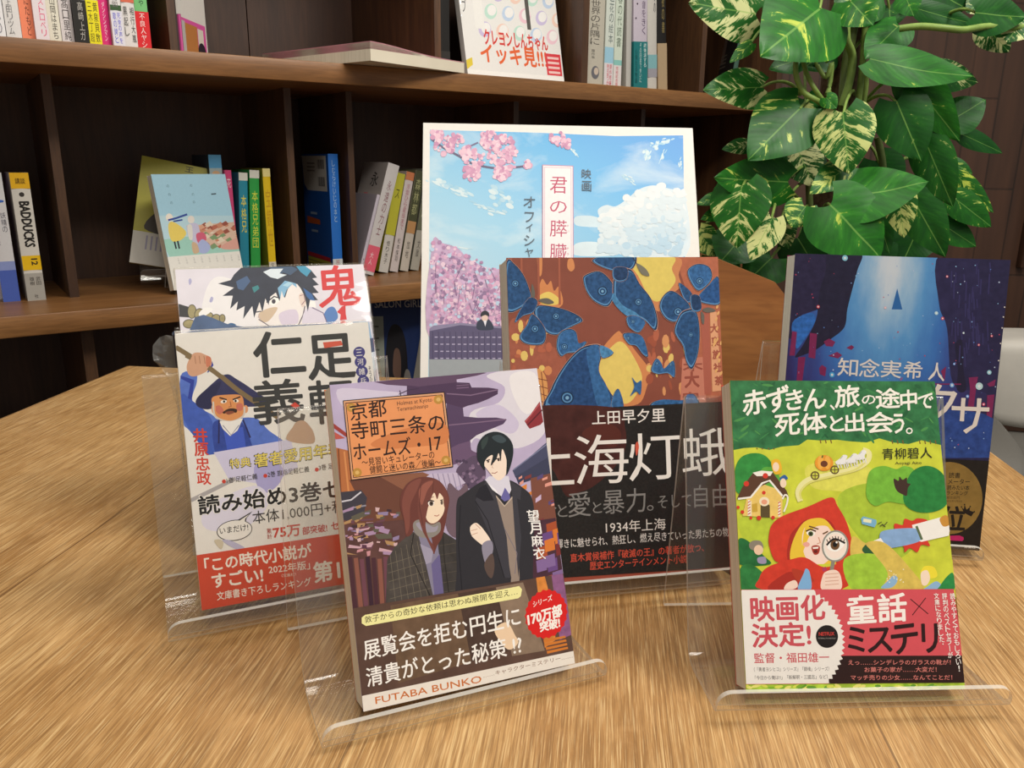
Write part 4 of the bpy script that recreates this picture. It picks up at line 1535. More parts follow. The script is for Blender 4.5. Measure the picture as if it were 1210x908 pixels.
# ------------------------------------------------------------------ right: dark blue forest book
Q = [(938, 304.4), (1195.3, 309.7), (1157.8, 650.7), (913.8, 633.8)]
BC, YAW, LEAN, TH = (0.2426, 0.4929, 0.0062), -8.3, 8.4, 0.027
book = thing('hardcover_book', 'dark blue book with a glowing night forest and black band, on the right stand', 'book', pose(BC, YAW, LEAN), 'displayed books on the table')
t_ = NT('night_forest_print')
v_ = t_.coords('Object', (1.5, 0.001, 0.62), loc=(0.009, 0, -0.113))
ln = t_.n('ShaderNodeVectorMath', operation='LENGTH')
t_.l(v_, ln.inputs[0])
nz = t_.noise(t_.coords('Object', (1, 1, 0.35)), 75, 5, 0.6)
f_ = t_.math('ADD', ln.outputs['Value'], t_.math('MULTIPLY', t_.math('SUBTRACT', nz, 0.5), 0.032))
t_.l(t_.ramp(f_, [(0.006, '#d5e0ea'), (0.018, '#9cc4e4'), (0.034, '#5c9fda'), (0.054, '#3a76c4'), (0.072, '#35509e'), (0.092, '#332f70'), (0.12, '#2b2348')]), t_.b.inputs['Base Color'])
t_.b.inputs['Roughness'].default_value = 0.4
A = Art(Q, W_, H_, 0.0)
A.view(920, 290, 4.166)
A.p(t_.m, '20,30 1180,50 1100,1600 -60,1560')
A.p('#2d6cb0', '555,330 582,226 608,330')
A.p('#2a2447', '60,58 250,60 200,330 110,360 60,480 30,470', 0.2)
A.s('#23203c', '245,50 402,50 384,140 360,230 335,330 320,420 250,480 180,530 110,560 76,566 120,500 180,380 195,250 225,150', 0.15)
A.s('#2f6fc4', '62,400 150,350 178,380 150,440 110,500 80,520', 0.3, scale=300)
A.s('#2b2750', '800,50 1150,60 1120,700 980,720 860,690 830,420 790,300', 0.18, scale=160)
A.s('#231f3c', '870,500 905,480 910,600 925,720 880,720 884,620')
A.s('#29254a', '1000,50 1150,60 1140,560 1080,560 1010,400', 0.15)
for i in range(40):
    rr = random.Random(i + 5)
    x, y = 850 + rr.random() * 200, 90 + rr.random() * 430
    A.l('#393566', [(x, y), (x + rr.uniform(-6, 6), y + 40 + rr.random() * 60)], 7)
# broken magenta title strokes
MG = '#84285c'
for s_ in ('62,440 85,445 75,560 48,560', '150,448 185,452 176,574 143,568', '218,490 245,475 276,492 262,515 230,512', '240,560 285,540 310,556 290,572', '92,568 128,566 112,690 84,690', '196,620 210,604 232,618 226,660 200,650',
           '330,520 356,506 370,516 356,530', '938,660 984,656 978,690 960,830 930,826 945,720', '800,630 826,606 818,680', '1030,690 1072,668 1066,700 1040,704', '1030,746 1066,742 1050,880 1026,876', '806,820 860,850 850,900 820,890',
           '910,830 955,840 930,1110 892,1105', '760,690 900,690 900,696 760,696'):
    A.p(MG, s_, 0.1)
A.s('#2b4a96', '560,900 760,820 1060,860 1040,1080 700,1060', 0.3, scale=220)
A.p('#292650', '200,1060 1120,1050 1100,1140 200,1140', 0.2)
A.cyc(20)
rr = random.Random(77)
for i in range(150):
    x, y = 70 + rr.random() * 1030, 80 + rr.random() * 950
    A.e(['#7fa6e0', '#c4d6f2', '#5f86d0', '#c84a6a', '#8fc0ea'][i % 5], x, y, 1.5 + rr.random() * 2.5, n=6)
A.cyc(0)
for x, y, r, c in ((322, 80, 14, '#8fd0e8'), (190, 320, 8, '#e05060'), (523, 322, 6, '#f0b0b8'), (777, 346, 9, '#bfe6f6'), (830, 166, 6, '#e07080'), (808, 372, 8, '#d84860'), (1052, 456, 6, '#d84860'), (988, 500, 6, '#d84860'),
                   (990, 702, 18, '#bfe0e8'), (1040, 634, 11, '#9fd6ea'), (855, 698, 11, '#7fb4f0'), (260, 652, 13, '#4fb0e8'), (912, 442, 5, '#d6eaf6'), (932, 752, 8, '#6fa0f0'), (1012, 790, 8, '#d84070'), (866, 594, 6, '#6fa0f0')):
    A.e(c, x, y, r)
    A.e('#e8f4f8', x, y, r * .45)
for x, y in ((1116, 314), (1110, 362), (1104, 416), (1096, 492), (1086, 576)):
    A.e('#e6e0dc', x, y, 4, n=5)
for s_, x0, y0, x1, y1, h in (('知', 286, 656, 384, 660, 88), ('念', 392, 660, 492, 662, 88), ('実', 500, 662, 600, 666, 84), ('希', 612, 666, 704, 668, 84), ('人', 736, 674, 815, 680, 88)):
    A.t(s_, x0, y0, x1, y1, h, '#ece8e4', 0.012)
for s_, x0, y0, x1, y1, h in (('ク', 690, 880, 868, 888, 190), ('サ', 846, 930, 1030, 936, 172)):
    A.t(s_, x0, y0, x1, y1, h, '#ece4dc', 0.012)
for s_, x0, y0, x1, y1, h in (('イ', 520, 880, 640, 884, 180), ('ツ', 330, 870, 480, 876, 170)):
    A.t(s_, x0, y0, x1, y1, h, '#ece4dc', 0.012)
B = Art(Q, W_, H_, A.y + (A.k + 60) * A.step + 1e-4)
B.view(1000, 460, 4.324)
BKN = ink('#1f1a17', 0.42, 0.1)
B.p(BKN, '-500,330 740,371 690,900 -500,830')
GD = ink('#92763a', 0.35, 0.15, 120)
B.e(GD, 528, 560, 170, 182, 0, 40)
B.t('読書', 524, 458, 582, 460, 28, '#1d1712', 0.012)
B.t('メーター', 520, 490, 632, 490, 26, '#1d1712', 0.012)
B.t('読みたい本', 516, 518, 630, 520, 24, '#1d1712', 0.012)
B.t('ランキング', 514, 544, 622, 546, 22, '#1d1712', 0.012)
B.t('総合部門', 512, 564, 580, 565, 14, '#4a3a1c')
B.t('2022年5月5日', 512, 580, 592, 581, 11, '#4a3a1c')
B.t('1', 430, 722, 470, 724, 130, '#1d1712', 0.04)
B.t('位', 478, 722, 604, 726, 122, '#1d1712', 0.03)
B.p('#1d1712', '590,606 602,616 606,592 616,618 634,604 632,622 656,630 640,652 604,634')
for x, y in ((590, 604), (606, 592), (635, 602), (656, 628)):
    B.e('#1d1712', x, y, 4, n=8)
B.p('#c8246e', '500,750 580,748 600,756 602,768 594,776 500,772')
B.t('双葉社', 604, 812, 662, 814, 16, '#d8d2ca', 0.01)
bound_book(book, W_, H_, TH, A.mb, '#7a2350', '#2b2348')
band_part(book, B, W_, TH, 0.0, 0.0, B.to((500, 362))[1], B.to((738, 371))[1], '#1f1a17', '#1f1a17')
acrylic_stand('clear acrylic stand holding the dark blue forest book', BC, YAW + 2.0, 0.138, -0.006, zf=0.0038, lip=0.010, front=0.012, base=0.05, apex=rest(LEAN, TH, front=0.012), foot=0.106)

# ------------------------------------------------------------------ back: large cherry blossom guide book
Q = [(499, 146), (820, 151), (845, 604), (494.6, 607)]
BC, YAW, LEAN, TH = (0.0409, 0.5298, 0.0078), 3.4, 25.8, 0.008
W_, H_ = 0.210, 0.297
book = thing('magazine_book', 'large white-framed book with blue sky and cherry blossom, tallest of the displayed books', 'book', pose(BC, YAW, LEAN), 'displayed books on the table')
t_ = NT('sky_print')
v_ = t_.coords('Object')
sp = t_.n('ShaderNodeSeparateXYZ')
t_.l(v_, sp.inputs[0])
f_ = t_.math('ADD', t_.math('MULTIPLY', sp.outputs['X'], 1.7), t_.math('MULTIPLY', sp.outputs['Z'], 2.5))
nz = t_.noise(t_.coords('Object', (9, 9, 17), (0, 0.5, 0)), 1.6, 6, 0.6, 0.5)
bl = t_.ramp(f_, [(0.22, '#b9d6e2'), (0.45, '#93c8e2'), (0.68, '#5aaee0'), (0.88, '#3a90d8')])
t_.l(t_.mix(t_.math('MULTIPLY', t_.ramp(nz, [(0.50, (0, 0, 0, 1)), (0.78, (1, 1, 1, 1))]), 0.75), bl, '#dfe8e8'), t_.b.inputs['Base Color'])
t_.b.inputs['Roughness'].default_value = 0.33
A = Art(Q, W_, H_, 0.0, None, 3e-7)
A.view(490, 140, 3.361)
A.p('#e9e5de', '20,10 1120,20 1230,1600 0,1600')
A.p(t_.m, '57,48 500,58 800,70 1072,66 1092,1500 50,1500')
# clouds
for s_, c in (('730,365 762,345 800,350 845,322 895,282 950,266 1005,276 1060,290 1079,296 1084,545 830,545 838,505 800,470 768,432 742,402', '#d9e6ec'),
              ('850,350 900,300 950,284 1000,300 1070,330 1080,420 960,400 900,420 840,390', '#e8edee'),
              ('760,380 820,366 870,400 850,440 800,440', '#e6ecee'),
              ('930,440 1060,430 1082,500 940,530 880,500', '#d3e4ec'),
              ('640,392 700,388 745,402 760,430 690,432 640,424', '#cfe2ea'),
              ('640,500 720,492 800,520 800,545 640,545', '#d6e6ec')):
    A.s(c, s_, 0.05, 60)
for cx, cy, rx, ry, r_ in ((925, 145, 24, 26, 20), (968, 108, 24, 16, 10), (1000, 92, 30, 12, -10), (990, 150, 10, 26, 20), (1060, 175, 8, 20, 15), (110, 260, 60, 16, 22), (180, 298, 54, 18, 22), (330, 320, 60, 26, 20), (300, 365, 60, 14, 18), (850, 240, 30, 8, 35), (160, 512, 60, 8, 10), (630, 128, 28, 8, 50)):
    rr = random.Random(int(cx * 7 + cy))
    for k in range(16):
        u_, v_ = rr.gauss(0, .45) * rx, rr.gauss(0, .5) * ry
        c_, s_2 = math.cos(rad(r_)), math.sin(rad(r_))
        A.e(['#a4cfe4', '#b5d6e6', '#c6dfe8', '#d6e6ea'][k // 4], cx + u_ * c_ - v_ * s_2, cy + u_ * s_2 + v_ * c_, rx * rr.uniform(.12, .34), ry * rr.uniform(.2, .42), r_ + rr.uniform(-12, 12), 9)
rr = random.Random(31)
A.cyc(420)
for k in range(420):
    x, y = 740 + rr.random() * 340, 268 + rr.random() * 270
    lim = 268 + abs(x - 990) * .28 + (40 if x < 840 else 0)
    if y < lim or x > 1074:
        continue
    f = (y - lim) / 260
    A.e(['#e6ebec', '#d9e5ea', '#c9dde8', '#b8d4e5'][min(3, int(f * 3.2 + rr.random() * .8))], x, y, 8 + rr.random() * 15, 7 + rr.random() * 11, rr.uniform(-20, 20), 12)
A.cyc(0)
# blurred blossom branch
A.l('#6c6480', '62,84 110,118 170,150 230,182 330,200 452,190', 8, True)
A.l('#7d7694', '200,120 250,98', 6)
A.cyc(320)
rr = random.Random(11)
for cx, cy, r, n_ in ((80, 70, 30, 12), (115, 110, 40, 14), (160, 92, 28, 10), (205, 138, 26, 10), (236, 165, 42, 16), (225, 215, 36, 14), (300, 90, 38, 14), (350, 110, 42, 18), (330, 150, 40, 16), (355, 195, 44, 18), (290, 70, 26, 8), (380, 140, 24, 9), (340, 225, 26, 10), (570, 78, 30, 10), (598, 100, 20, 7), (448, 182, 13, 5)):
    for k in range(n_ * 3):
        a, q = rr.random() * 6.3, r * math.sqrt(rr.random())
        A.e(['#e3b9cc', '#d9a6c0', '#ecccd8', '#cf98b6', '#e8c2d0', '#c58dae'][rr.randrange(6)], max(68, cx + q * math.cos(a)), max(58, cy + q * math.sin(a)), 4 + rr.random() * 8, None, 0, 8)
# tree of blossom
A.cyc(0)
A.s('#c4a5c4', '68,505 110,500 170,520 210,560 260,585 300,605 380,625 420,900 68,900', 0.2, 120)
A.cyc(450)
for i in range(900):
    x = 62 + rr.random() * 320
    top = 500 + max(0, (x - 110)) * 0.52
    y = top - 8 + rr.random() ** 0.8 * (836 - top)
    A.e(['#dcb2cc', '#c993b6', '#e6c8d8', '#a982a8', '#d2a2c4', '#8f7498', '#b9cfe4'][rr.randrange(7)], x, y, 3 + rr.random() * 7, None, 0, 6)
A.cyc(0)
for i in range(22):
    x, y = 80 + rr.random() * 270, 600 + rr.random() * 190
    A.l('#7a5c82', [(x, y), (x + rr.uniform(-30, 30), y - 30 - rr.random() * 40)], 2.5)
# bridge rail and small figure
A.p('#574f70', '57,838 75,826 180,815 250,822 365,830 420,1010 57,1010')
A.p('#8a82a0', '57,838 75,826 180,815 250,822 365,830 365,838 180,824 57,848')
A.cyc(12)
for k in range(14):
    A.l('#443c5c', '%d,850 %d,1000' % (70 + 23 * k, 70 + 23 * k), 3)
    for j in range(5):
        A.p('#b0a8c4', [(78 + 23 * k, 870 + 28 * j), (90 + 23 * k, 870 + 28 * j), (90 + 23 * k, 874 + 28 * j), (78 + 23 * k, 874 + 28 * j)])
A.cyc(0)
A.p('#9aa0a4', '57,960 420,960 420,1500 57,1500')
A.p('#7f7a94', '348,800 366,800 366,832 348,832')
A.s('#2c3448', '248,812 268,800 292,800 310,822 308,842 250,842')
A.e('#e6c8b8', 278, 796, 13, 14, n=12)
A.s('#23242c', '262,790 264,774 280,766 294,776 294,790 280,784')
A.p('#eceaf0', '272,806 286,806 280,830')
# title plate
A.p('#c98aa6', '507,186 631,190 634,960 508,960')
A.p('#f1ecec', '510,189 628,193 631,960 511,960')
A.p('#d9a8be', '515,195 623,198 626,960 516,960')
A.p('#f1ecec', '517,197 621,200 624,960 518,960')
PK = '#c04a6a'
for k, (ch, y) in enumerate((('君', 300), ('の', 378), ('膵', 472), ('臓', 565), ('を', 650), ('た', 735), ('べ', 820))):
    A.t(ch, 537, y, 605, y + 1, 66 if ch != 'の' else 48, PK, -0.006)
for y, ch in ((428, 'す'), (450, 'い'), (518, 'ぞ'), (540, 'う')):
    A.t(ch, 604, y + 6, 614, y + 6, 9, PK)
A.t('映', 665, 240, 702, 241, 38, '#56616c', 0.008)
A.t('画', 666, 290, 703, 291, 40, '#56616c', 0.008)
for ch, y, w1, h1 in (('オ', 356, 46, 44), ('フ', 414, 38, 40), ('ィ', 452, 26, 32), ('シ', 508, 42, 42), ('ャ', 552, 32, 34), ('ル', 620, 44, 44)):
    A.t(ch, 455 - w1 / 2, y, 455 + w1 / 2, y + 1, h1, '#56616c', -0.002)
bound_book(book, W_, H_, TH, A.mb, '#d8d4cc', '#e9e5de')
acrylic_stand('tall clear acrylic stand behind the large cherry blossom book', BC, YAW, 0.215, 0.006, zf=0.005, base=0.06, apex=rest(LEAN, TH, z=0.178), foot=0.16, group='tall acrylic stands')

# ------------------------------------------------------------------ books on the shelves


def shelf_book(name, label, u, d, z, th, h, depth, cover, spine=None, strips=(), words=(), lean=0.0, turn=0.0, group=None, side=None, side_words=(), band=None, cat='book', rough=0.4, right=False):
    """upright book, spine towards the room: u = left edge of the spine at its foot, lean tips the top along the shelf (degrees)
    strips: (z0, z1, colour) bands printed on the spine; words: (text, kind, a0, z0, a1, z1, size, colour)"""
    M = SHELF @ Matrix.Translation((u, d, z)) @ Matrix.Rotation(rad(turn), 4, 'Z') @ Matrix.Rotation(rad(lean), 4, 'Y')
    if lean > 0:      # stand on the lower right edge
        M = SHELF @ Matrix.Translation((u, d, z + th * math.sin(rad(lean)))) @ Matrix.Rotation(rad(turn), 4, 'Z') @ Matrix.Rotation(rad(lean), 4, 'Y')
    root = thing(name, label, cat, M, group)
    b = 0.0007
    cm, sm_ = ink(cover, rough), ink(spine or cover, rough)
    mb = MB()
    # spine gently rounded
    rows = []
    for k in range(7):
        f = k / 6
        y = 0.0012 - 0.0012 * math.sin(math.pi * f)
        rows.append([(f * th, y, 0), (f * th, y, h)])
    mb.grid(rows, sm_, True)
    mb.box((0, 0.0012, 0), (b, depth, h), cm)
    mb.box((th - b, 0.0012, 0), (th, depth, h), cm)
    A = Art([(0, h), (th, h), (th, 0), (0, 0)], th, h, 0.0, mb, 1.5e-5)
    A.H = solve8([(0, 1), (1, 1), (1, 0), (0, 0)], [(-th / 2, h), (th / 2, h), (th / 2, 0), (-th / 2, 0)])
    A.up = (0.0, 1.0)
    n0 = len(mb.v)
    for z0, z1, c in strips:
        A.p(c, [(0, z0), (1, z0), (1, z1), (0, z1)])
    for s_, kind, a0, z0, a1, z1, size, c in words:
        if kind == 'v':       # upright glyphs down the spine
            n = len(s_)
            for i, ch in enumerate(s_):
                if ch == ' ':
                    continue
                zt = z0 + (z1 - z0) * i / n
                zb = z0 + (z1 - z0) * (i + 0.88) / n
                A.put(ch, (a0, zb), (a1 - a0, 0), (0, zt - zb), c, 0.0)
        elif kind == 'r':     # turned a quarter, reading down
            for k in range(5 if size > 0 else 1):
                A.put(s_, (a0 + size * .45 * (0, -1, 1, 0, 0)[k], z0 + size * .07 * (0, 0, 0, -1, 1)[k]), (0, z1 - z0), (a1 - a0, 0), c)
        elif kind == 'h':
            A.put(s_, (a0, z0), (a1 - a0, 0), (0, z1 - z0), c, 0.0)
        elif kind == 'e':
            A.e(c, a0, z0, a1, z1, 0, 16)
    for i in range(n0, len(mb.v)):
        x, y, zz = mb.v[i]
        mb.v[i] = (x + th / 2, y, zz)
    if side:                  # print on the left face
        S = Art([(0, 1), (1, 1), (1, 0), (0, 0)], depth, h, 0.0, MB(), 1.5e-5)
        S.up = (0.0, 1.0)
        side(S)
        for i, (x, y, zz) in enumerate(S.mb.v):
            S.mb.v[i] = (th - y, depth / 2 + x, zz) if right else (y, depth / 2 - x, zz)
        off = len(mb.v)
        mb.v += S.mb.v
        for f, m, s_ in zip(S.mb.f, S.mb.m, S.mb.sm):
            mb.f.append([q + off for q in f])
            mb.m.append(mb.mi(S.mb.mats[m]))
            mb.sm.append(s_)
    mb.build('cover', root)
    pb = MB()
    pb.box((b, 0.002, 0.001), (th - b, depth - 0.002, h - 0.001), PAGES)
    pb.build('page_block', root)
    if band:                  # paper band on the foot of the spine
        zt, col, wds = band
        mb2 = MB()
        bm_ = ink(col)
        g = 0.0005
        mb2.face([(-g, depth * .9, 0), (-g, -g, 0), (-g, -g, zt * h), (-g, depth * .9, zt * h)], bm_)
        mb2.face([(-g, -g, 0), (th + g, -g, 0), (th + g, -g, zt * h), (-g, -g, zt * h)], bm_)
        mb2.face([(th + g, -g, 0), (th + g, depth * .9, 0), (th + g, depth * .9, zt * h), (th + g, -g, zt * h)], bm_)
        A2 = Art([(0, 1), (1, 1), (1, 0), (0, 0)], th, h * zt, g, mb2, 1.5e-5)
        A2.up = (0.0, 1.0)
        n0 = len(mb2.v)
        for s_, a0, z0, a1, z1, c, bo in wds:
            n = len(s_)
            for i, ch in enumerate(s_):
                t0 = z0 + (z1 - z0) * i / n
                t1 = z0 + (z1 - z0) * (i + 0.88) / n
                A2.put(ch, (a0, t1), (a1 - a0, 0), (0, t0 - t1), c, 0.0)
        for i in range(n0, len(mb2.v)):
            x, y, zz = mb2.v[i]
            mb2.v[i] = (x + th / 2, y, zz)
        mb2.build('paper_band', root)
    return root


UZ = 0.3465
G1 = 'comics in a row at the left of the upper shelf'
K = '#2b2826'
edges = [0.0100, 0.0272, 0.0450, 0.0596, 0.0748, 0.0898, 0.1054, 0.1215, 0.1370, 0.1500, 0.1645, 0.1820, 0.1995]
row = [
    ('white comic with a round blue mark, leftmost of the upper row', '#e4e4e6', [], [('つ', 'e', .6, .42, .36, .045, 0, '#2f86d8'), ('ぬふふの', 'v', .3, .36, .8, .02, 0, '#8a8a90')], None),
    ('white comic with a large grey 3 on its spine', '#dcdad8', [], [('3', 'h', .25, .30, .75, .39, 0.0, '#3a3a3c'), ('上田リツム', 'v', .2, .26, .55, .03, 0, '#6a6a6c')], None),
    ('comic with an orange band under a pale photo spine', '#c9c2b4', [(.36, 1, '#b9c0b8')], [('ｌ', 'h', .45, .36, .65, .48, 0.06, '#2a4a86')], (.32, '#ee8a66', [('にたもど', .45, .92, .8, .1, '#5a2a1c', 0.0)])),
    ('comic with a slate blue top and a pink and white band', '#8a90a0', [(.36, 1, '#626a80')], [('屋敷々', 'v', .25, .60, .8, .36, 0, '#d8d8e0')], (.30, '#e6dce0', [('ストロベリ', .45, .95, .85, .1, '#e04a7a', 0.02)])),
    ('cream comic with a small yellow drawing at its top', '#e0dccb', [(.40, .60, '#d8cf80')], [('山岡はまち', 'v', .35, .30, .75, .02, 0, '#4a4640')], None),
    ('comic with a dark red top and a white foot', '#dad3d4', [(.35, 1, '#7c2a2c')], [('9', 'h', .3, .42, .6, .50, 0, '#e8d8b0'), ('髙口里純', 'v', .25, .30, .75, .02, 0, '#4a4444')], None),
    ('comic with a white top and a black band', '#d6d4d2', [], [('ん', 'h', .3, .42, .75, .50, 0, K)], (.30, '#24221f', [('高崎上ガ', .35, .95, .75, .08, '#b8b4ae', 0.0)])),
    ('comic with a bright yellow band under a painted face', '#d9b7a2', [(.50, 1, '#5a3228'), (.33, .36, '#e0d04a')], [('ｏ', 'e', .5, .44, .35, .05, 0, '#e6c4ae')], (.31, '#eee21e', [('三木丁超', .1, .95, .45, .06, '#4a4210', 0.02), ('黄泉貝数', .55, .95, .92, .06, '#2a2608', 0.02)])),
    ('comic with a hot pink spine and a small dark figure', '#d8347e', [(.36, 1, '#e0b8c8'), (.40, .55, '#4a3440')], [('ダンシングマン', 'v', .35, .31, .65, .04, 0, '#f4d4e2')], None),
    ('white comic with blue lettering on its band', '#e2e0de', [(.255, .29, '#3a5a34')], [('1', 'h', .4, .44, .6, .5, 0, K), ('蔵花図', 'v', .25, .40, .7, .27, 0, '#6a6866')], (.25, '#e0dfe8', [('死後の声を', .55, .95, .85, .1, '#4a4ad0', 0.0), ('歌の誇と', .15, .95, .45, .1, '#4a4ad0', 0.0)])),
    ('comic with an orange top and a white lettered foot', '#dedbd8', [(.32, 1, '#d66a4e')], [('東島海', 'v', .35, .52, .75, .36, 0, '#c8c8a0'), ('相行大嵐', 'v', .6, .29, .92, .04, 0, '#4a4a48'), ('黒起し', 'v', .1, .29, .42, .08, 0, '#4a4a48')], None),
    ('green-topped comic with a red band, last before the upper divider', '#78c07a', [], [('ｏ', 'e', .5, .58, .3, .03, 0, '#e04030'), ('橘屋みや', 'v', .35, .52, .7, .30, 0, '#22402a')], (.27, '#d8242c', [('不良人ヤシ', .3, .95, .7, .05, '#f4e0dc', 0.03)])),
]
for i, (lb, col, strips, words, band) in enumerate(row):
    h = 0.182
    shelf_book('comic_book', lb, edges[i] + .0004, 0.022 + 0.004 * ((i * 7) % 3), UZ, edges[i + 1] - edges[i] - .0012, h, 0.128, col, None, strips, words, 0, 0, G1, None, (), band)


def side_pink(S):
    S.p('#d9d6d0', '0,0 1,0 1,1 0,1')
    for k in range(9):
        S.p('#9a9692', [(0.1, .98 - .055 * k), (.62, .98 - .055 * k), (.62, .965 - .055 * k), (.1, .965 - .055 * k)])
    S.p('#d65aa0', '0,0 .95,0 .95,.26 0,.26')
    S.p('#b87a44', '.05,0 .6,0 .6,.23 .05,.23')
    S.p('#d8d0c4', '.62,.05 .85,.05 .85,.22 .62,.22')
    S.e('#2c2430', .75, .05, .16, .07)
    S.p('#b8b6b2', '0,0 .12,0 .12,.24 0,.24')


shelf_book('comic_book', 'pale book showing its lettered back with a pink picture foot, alone on the upper shelf', 0.2360, 0.030, UZ, 0.006, 0.182, 0.09, '#d9d6d0', '#d65aa0', [(.28, 1, '#dcdad4')], (), 0, -36, None, side_pink, right=True)

# magazine lying flat, its corner over the shelf's edge
M = SHELF @ Matrix.Translation((0.548, 0.098, UZ)) @ Matrix.Rotation(rad(17), 4, 'Z')
mg = thing('magazine', 'closed magazine lying flat with its corner over the edge of the upper shelf', 'magazine', M)
mb = MB()
wv, dv = 0.21, 0.265


def sag(x, y):
    return 0.020 * math.exp(-((x + wv / 2) / 0.10) ** 2) * 0.5


def sheet(z0, mat, mb, thick):
    rows_t, rows_b = [], []
    for i in range(9):
        x = -wv / 2 + wv * i / 8
        r = [(x, -dv / 2 + dv * j / 8, z0 + sag(x, 0)) for j in range(9)]
        rows_t.append(r)
        rows_b.append([(a, b, max(0.0003, c - thick - (sag(a, 0) if z0 < 0.02 else 0))) for a, b, c in r])
    mb.grid(rows_t, mat, True)
    mb.grid([r[::-1] for r in rows_b], mat, True)
    for i in range(8):
        mb.face([rows_t[i][0], rows_b[i][0], rows_b[i + 1][0], rows_t[i + 1][0]], mat)
        mb.face([rows_t[i + 1][8], rows_b[i + 1][8], rows_b[i][8], rows_t[i][8]], mat)
        mb.face([rows_t[0][i + 1], rows_b[0][i + 1], rows_b[0][i], rows_t[0][i]], mat)
        mb.face([rows_t[8][i], rows_b[8][i], rows_b[8][i + 1], rows_t[8][i + 1]], mat)


sheet(0.0165, PAGES, mb, 0.016)
mb.build('page_block', mg)
mb = MB()
sheet(0.0178, ink('#c48a92', 0.3), mb, 0.0008)
mb.build('cover', mg)

# dark file and displayed white book
shelf_book('magazine_file', 'black upright file between the divider and the white display book', 0.6680, 0.07, UZ, 0.032, 0.262, 0.22, '#1f1d1c', '#242220', [(0.0, .16, '#35322f')], [('', 'h', 0, 0, 0, 0, 0, K)], 0, 0, None, None, (), None, 'file')
wd, hd = 0.215, 0.285
M = SHELF @ Matrix.Translation((0.829, 0.045, UZ + .0005)) @ Matrix.Rotation(rad(-13), 4, 'X')
db = thing('magazine', 'white magazine face out on the upper shelf, orange and red lettering at its foot', 'magazine', M)
A = Art([(552 - 9, -60), (663 + 6, -60), (675, 91), (553, 84)], wd, hd, 0.0)
A.H = solve8([(0, 1), (1, 1), (1, 0), (0, 0)], [(-wd / 2, hd), (wd / 2, hd), (wd / 2, 0), (-wd / 2, 0)])
A.up = (0.0, 1.0)
A.p('#e9e7e4', '0,0 1,0 1,1 0,1')
rr = random.Random(2)
for j in range(6):
    for i in range(5):
        cx, cy = .22 + .175 * i + .08 * (j % 2), .30 + .115 * j
        c = ['#cbbfe0', '#efcfc0', '#bfe0d2', '#c0d2ea', '#ecc6d2'][(i + 2 * j) % 5]
        A.e(c, cx, cy, .066, .046, 20, 16)
        A.e('#f0eeec', cx + .012, cy + .008, .048, .032, 20, 14)
A.p('#eeece8', '0.13,.30 .22,.30 .22,1 .13,1')  # pale strip paints in the wrap's glare at the cover's left
for i in range(5):
    A.put('スーパーブ'[i], (.02, .83 - .11 * i), (.045, 0), (0, .08), '#4a4a4c')
A.put('クレヨンしんちゃん', (.20, .205), (.66, 0), (0, .095), '#e06a5a', 0.035)
A.put('クレヨンしんちゃん', (.20, .205), (.66, 0), (0, .095), '#d0302c', 0.01)
A.put('イッキ見!!!', (.15, .095), (.68, 0), (0, .115), '#e2622c', 0.04)
A.p('#d83a44', '.82,.05 .985,.05 .985,.19 .82,.19')
for k in range(4):
    A.p('#f0c8c4', [(.84, .17 - .031 * k), (.965, .17 - .031 * k), (.965, .155 - .031 * k), (.84, .155 - .031 * k)])
A.p('#f2f0ec', '0,0 1,0 1,.045 0,.045')
A.p('#e0c83a', '.0,.045 .06,.075 .06,.12 .0,.10')
A.p('#55524e', '.66,.33 .70,.33 .70,1 .66,1')
cv = A.mb
cv.box((-wd / 2, 0.0, 0), (wd / 2, 0.0008, hd), ink('#e9e7e4'))
cv.box((-wd / 2, 0.0132, 0), (wd / 2, 0.014, hd), ink('#d8d4ce'))
cv.box((-wd / 2, 0.0008, 0), (-wd / 2 + .0008, 0.0132, hd), ink('#e9e7e4'))
cv.build('cover', db)
mb = MB()
mb.box((-wd / 2 + .0009, 0.0009, 0.001), (wd / 2 - .001, 0.0131, hd - .001), PAGES)
mb.build('page_block', db)
wrap_part(db, wd, hd, 0.014)

# tall pale books at the right of the upper shelf
G2 = 'tall books at the right of the upper shelf'
TK = '#3c3a38'
shelf_book('art_book', 'thick pale grey book with grey lettering and a small sketch at its foot, upper shelf', 0.9745, 0.03, UZ, 0.044, 0.24, 0.17, '#bdb7a8', None, (), [('この世界の片隅に', 'v', .22, .74, .72, .30, 0, '#5a5650'), ('原作本', 'v', .3, .27, .5, .20, 0, '#6a6660'), ('e', 'e', .55, .10, .22, .05, 0, '#6a6a70'), ('e', 'e', .60, .11, .13, .028, 0, '#c8b8a8')], 0, 0, G2)
shelf_book('art_book', 'white book with sky blue and pink foot, left of the pale green-footed one', 1.0210, 0.03, UZ, 0.0225, 0.24, 0.17, '#cfd3c6', None, [(0, .18, '#dcd6d8'), (.18, .30, '#9cc8dc'), (.30, 1, '#cfd6cc')], [('人と花の絵本', 'v', .35, .78, .85, .32, 0, '#5a6a68'), ('限定版つき', 'v', .3, .17, .55, .01, 0.01, '#d0485a'), ('原作短編', 'v', .6, .17, .85, .01, 0.01, '#d0485a')], 0, 0, G2)
shelf_book('art_book', 'white book with pale green and pink foot, right of the sky blue-footed one', 1.0448, 0.03, UZ, 0.0205, 0.24, 0.17, '#d3d6c4', None, [(0, .17, '#dcd6d4'), (.17, .21, '#8cc4bc'), (.21, 1, '#cdd8c8')], [('日春の代読書', 'v', .25, .78, .8, .30, 0, '#5a6a58'), ('完結記念版', 'v', .3, .16, .6, .01, 0.01, '#d0485a')], 0, 0, G2)
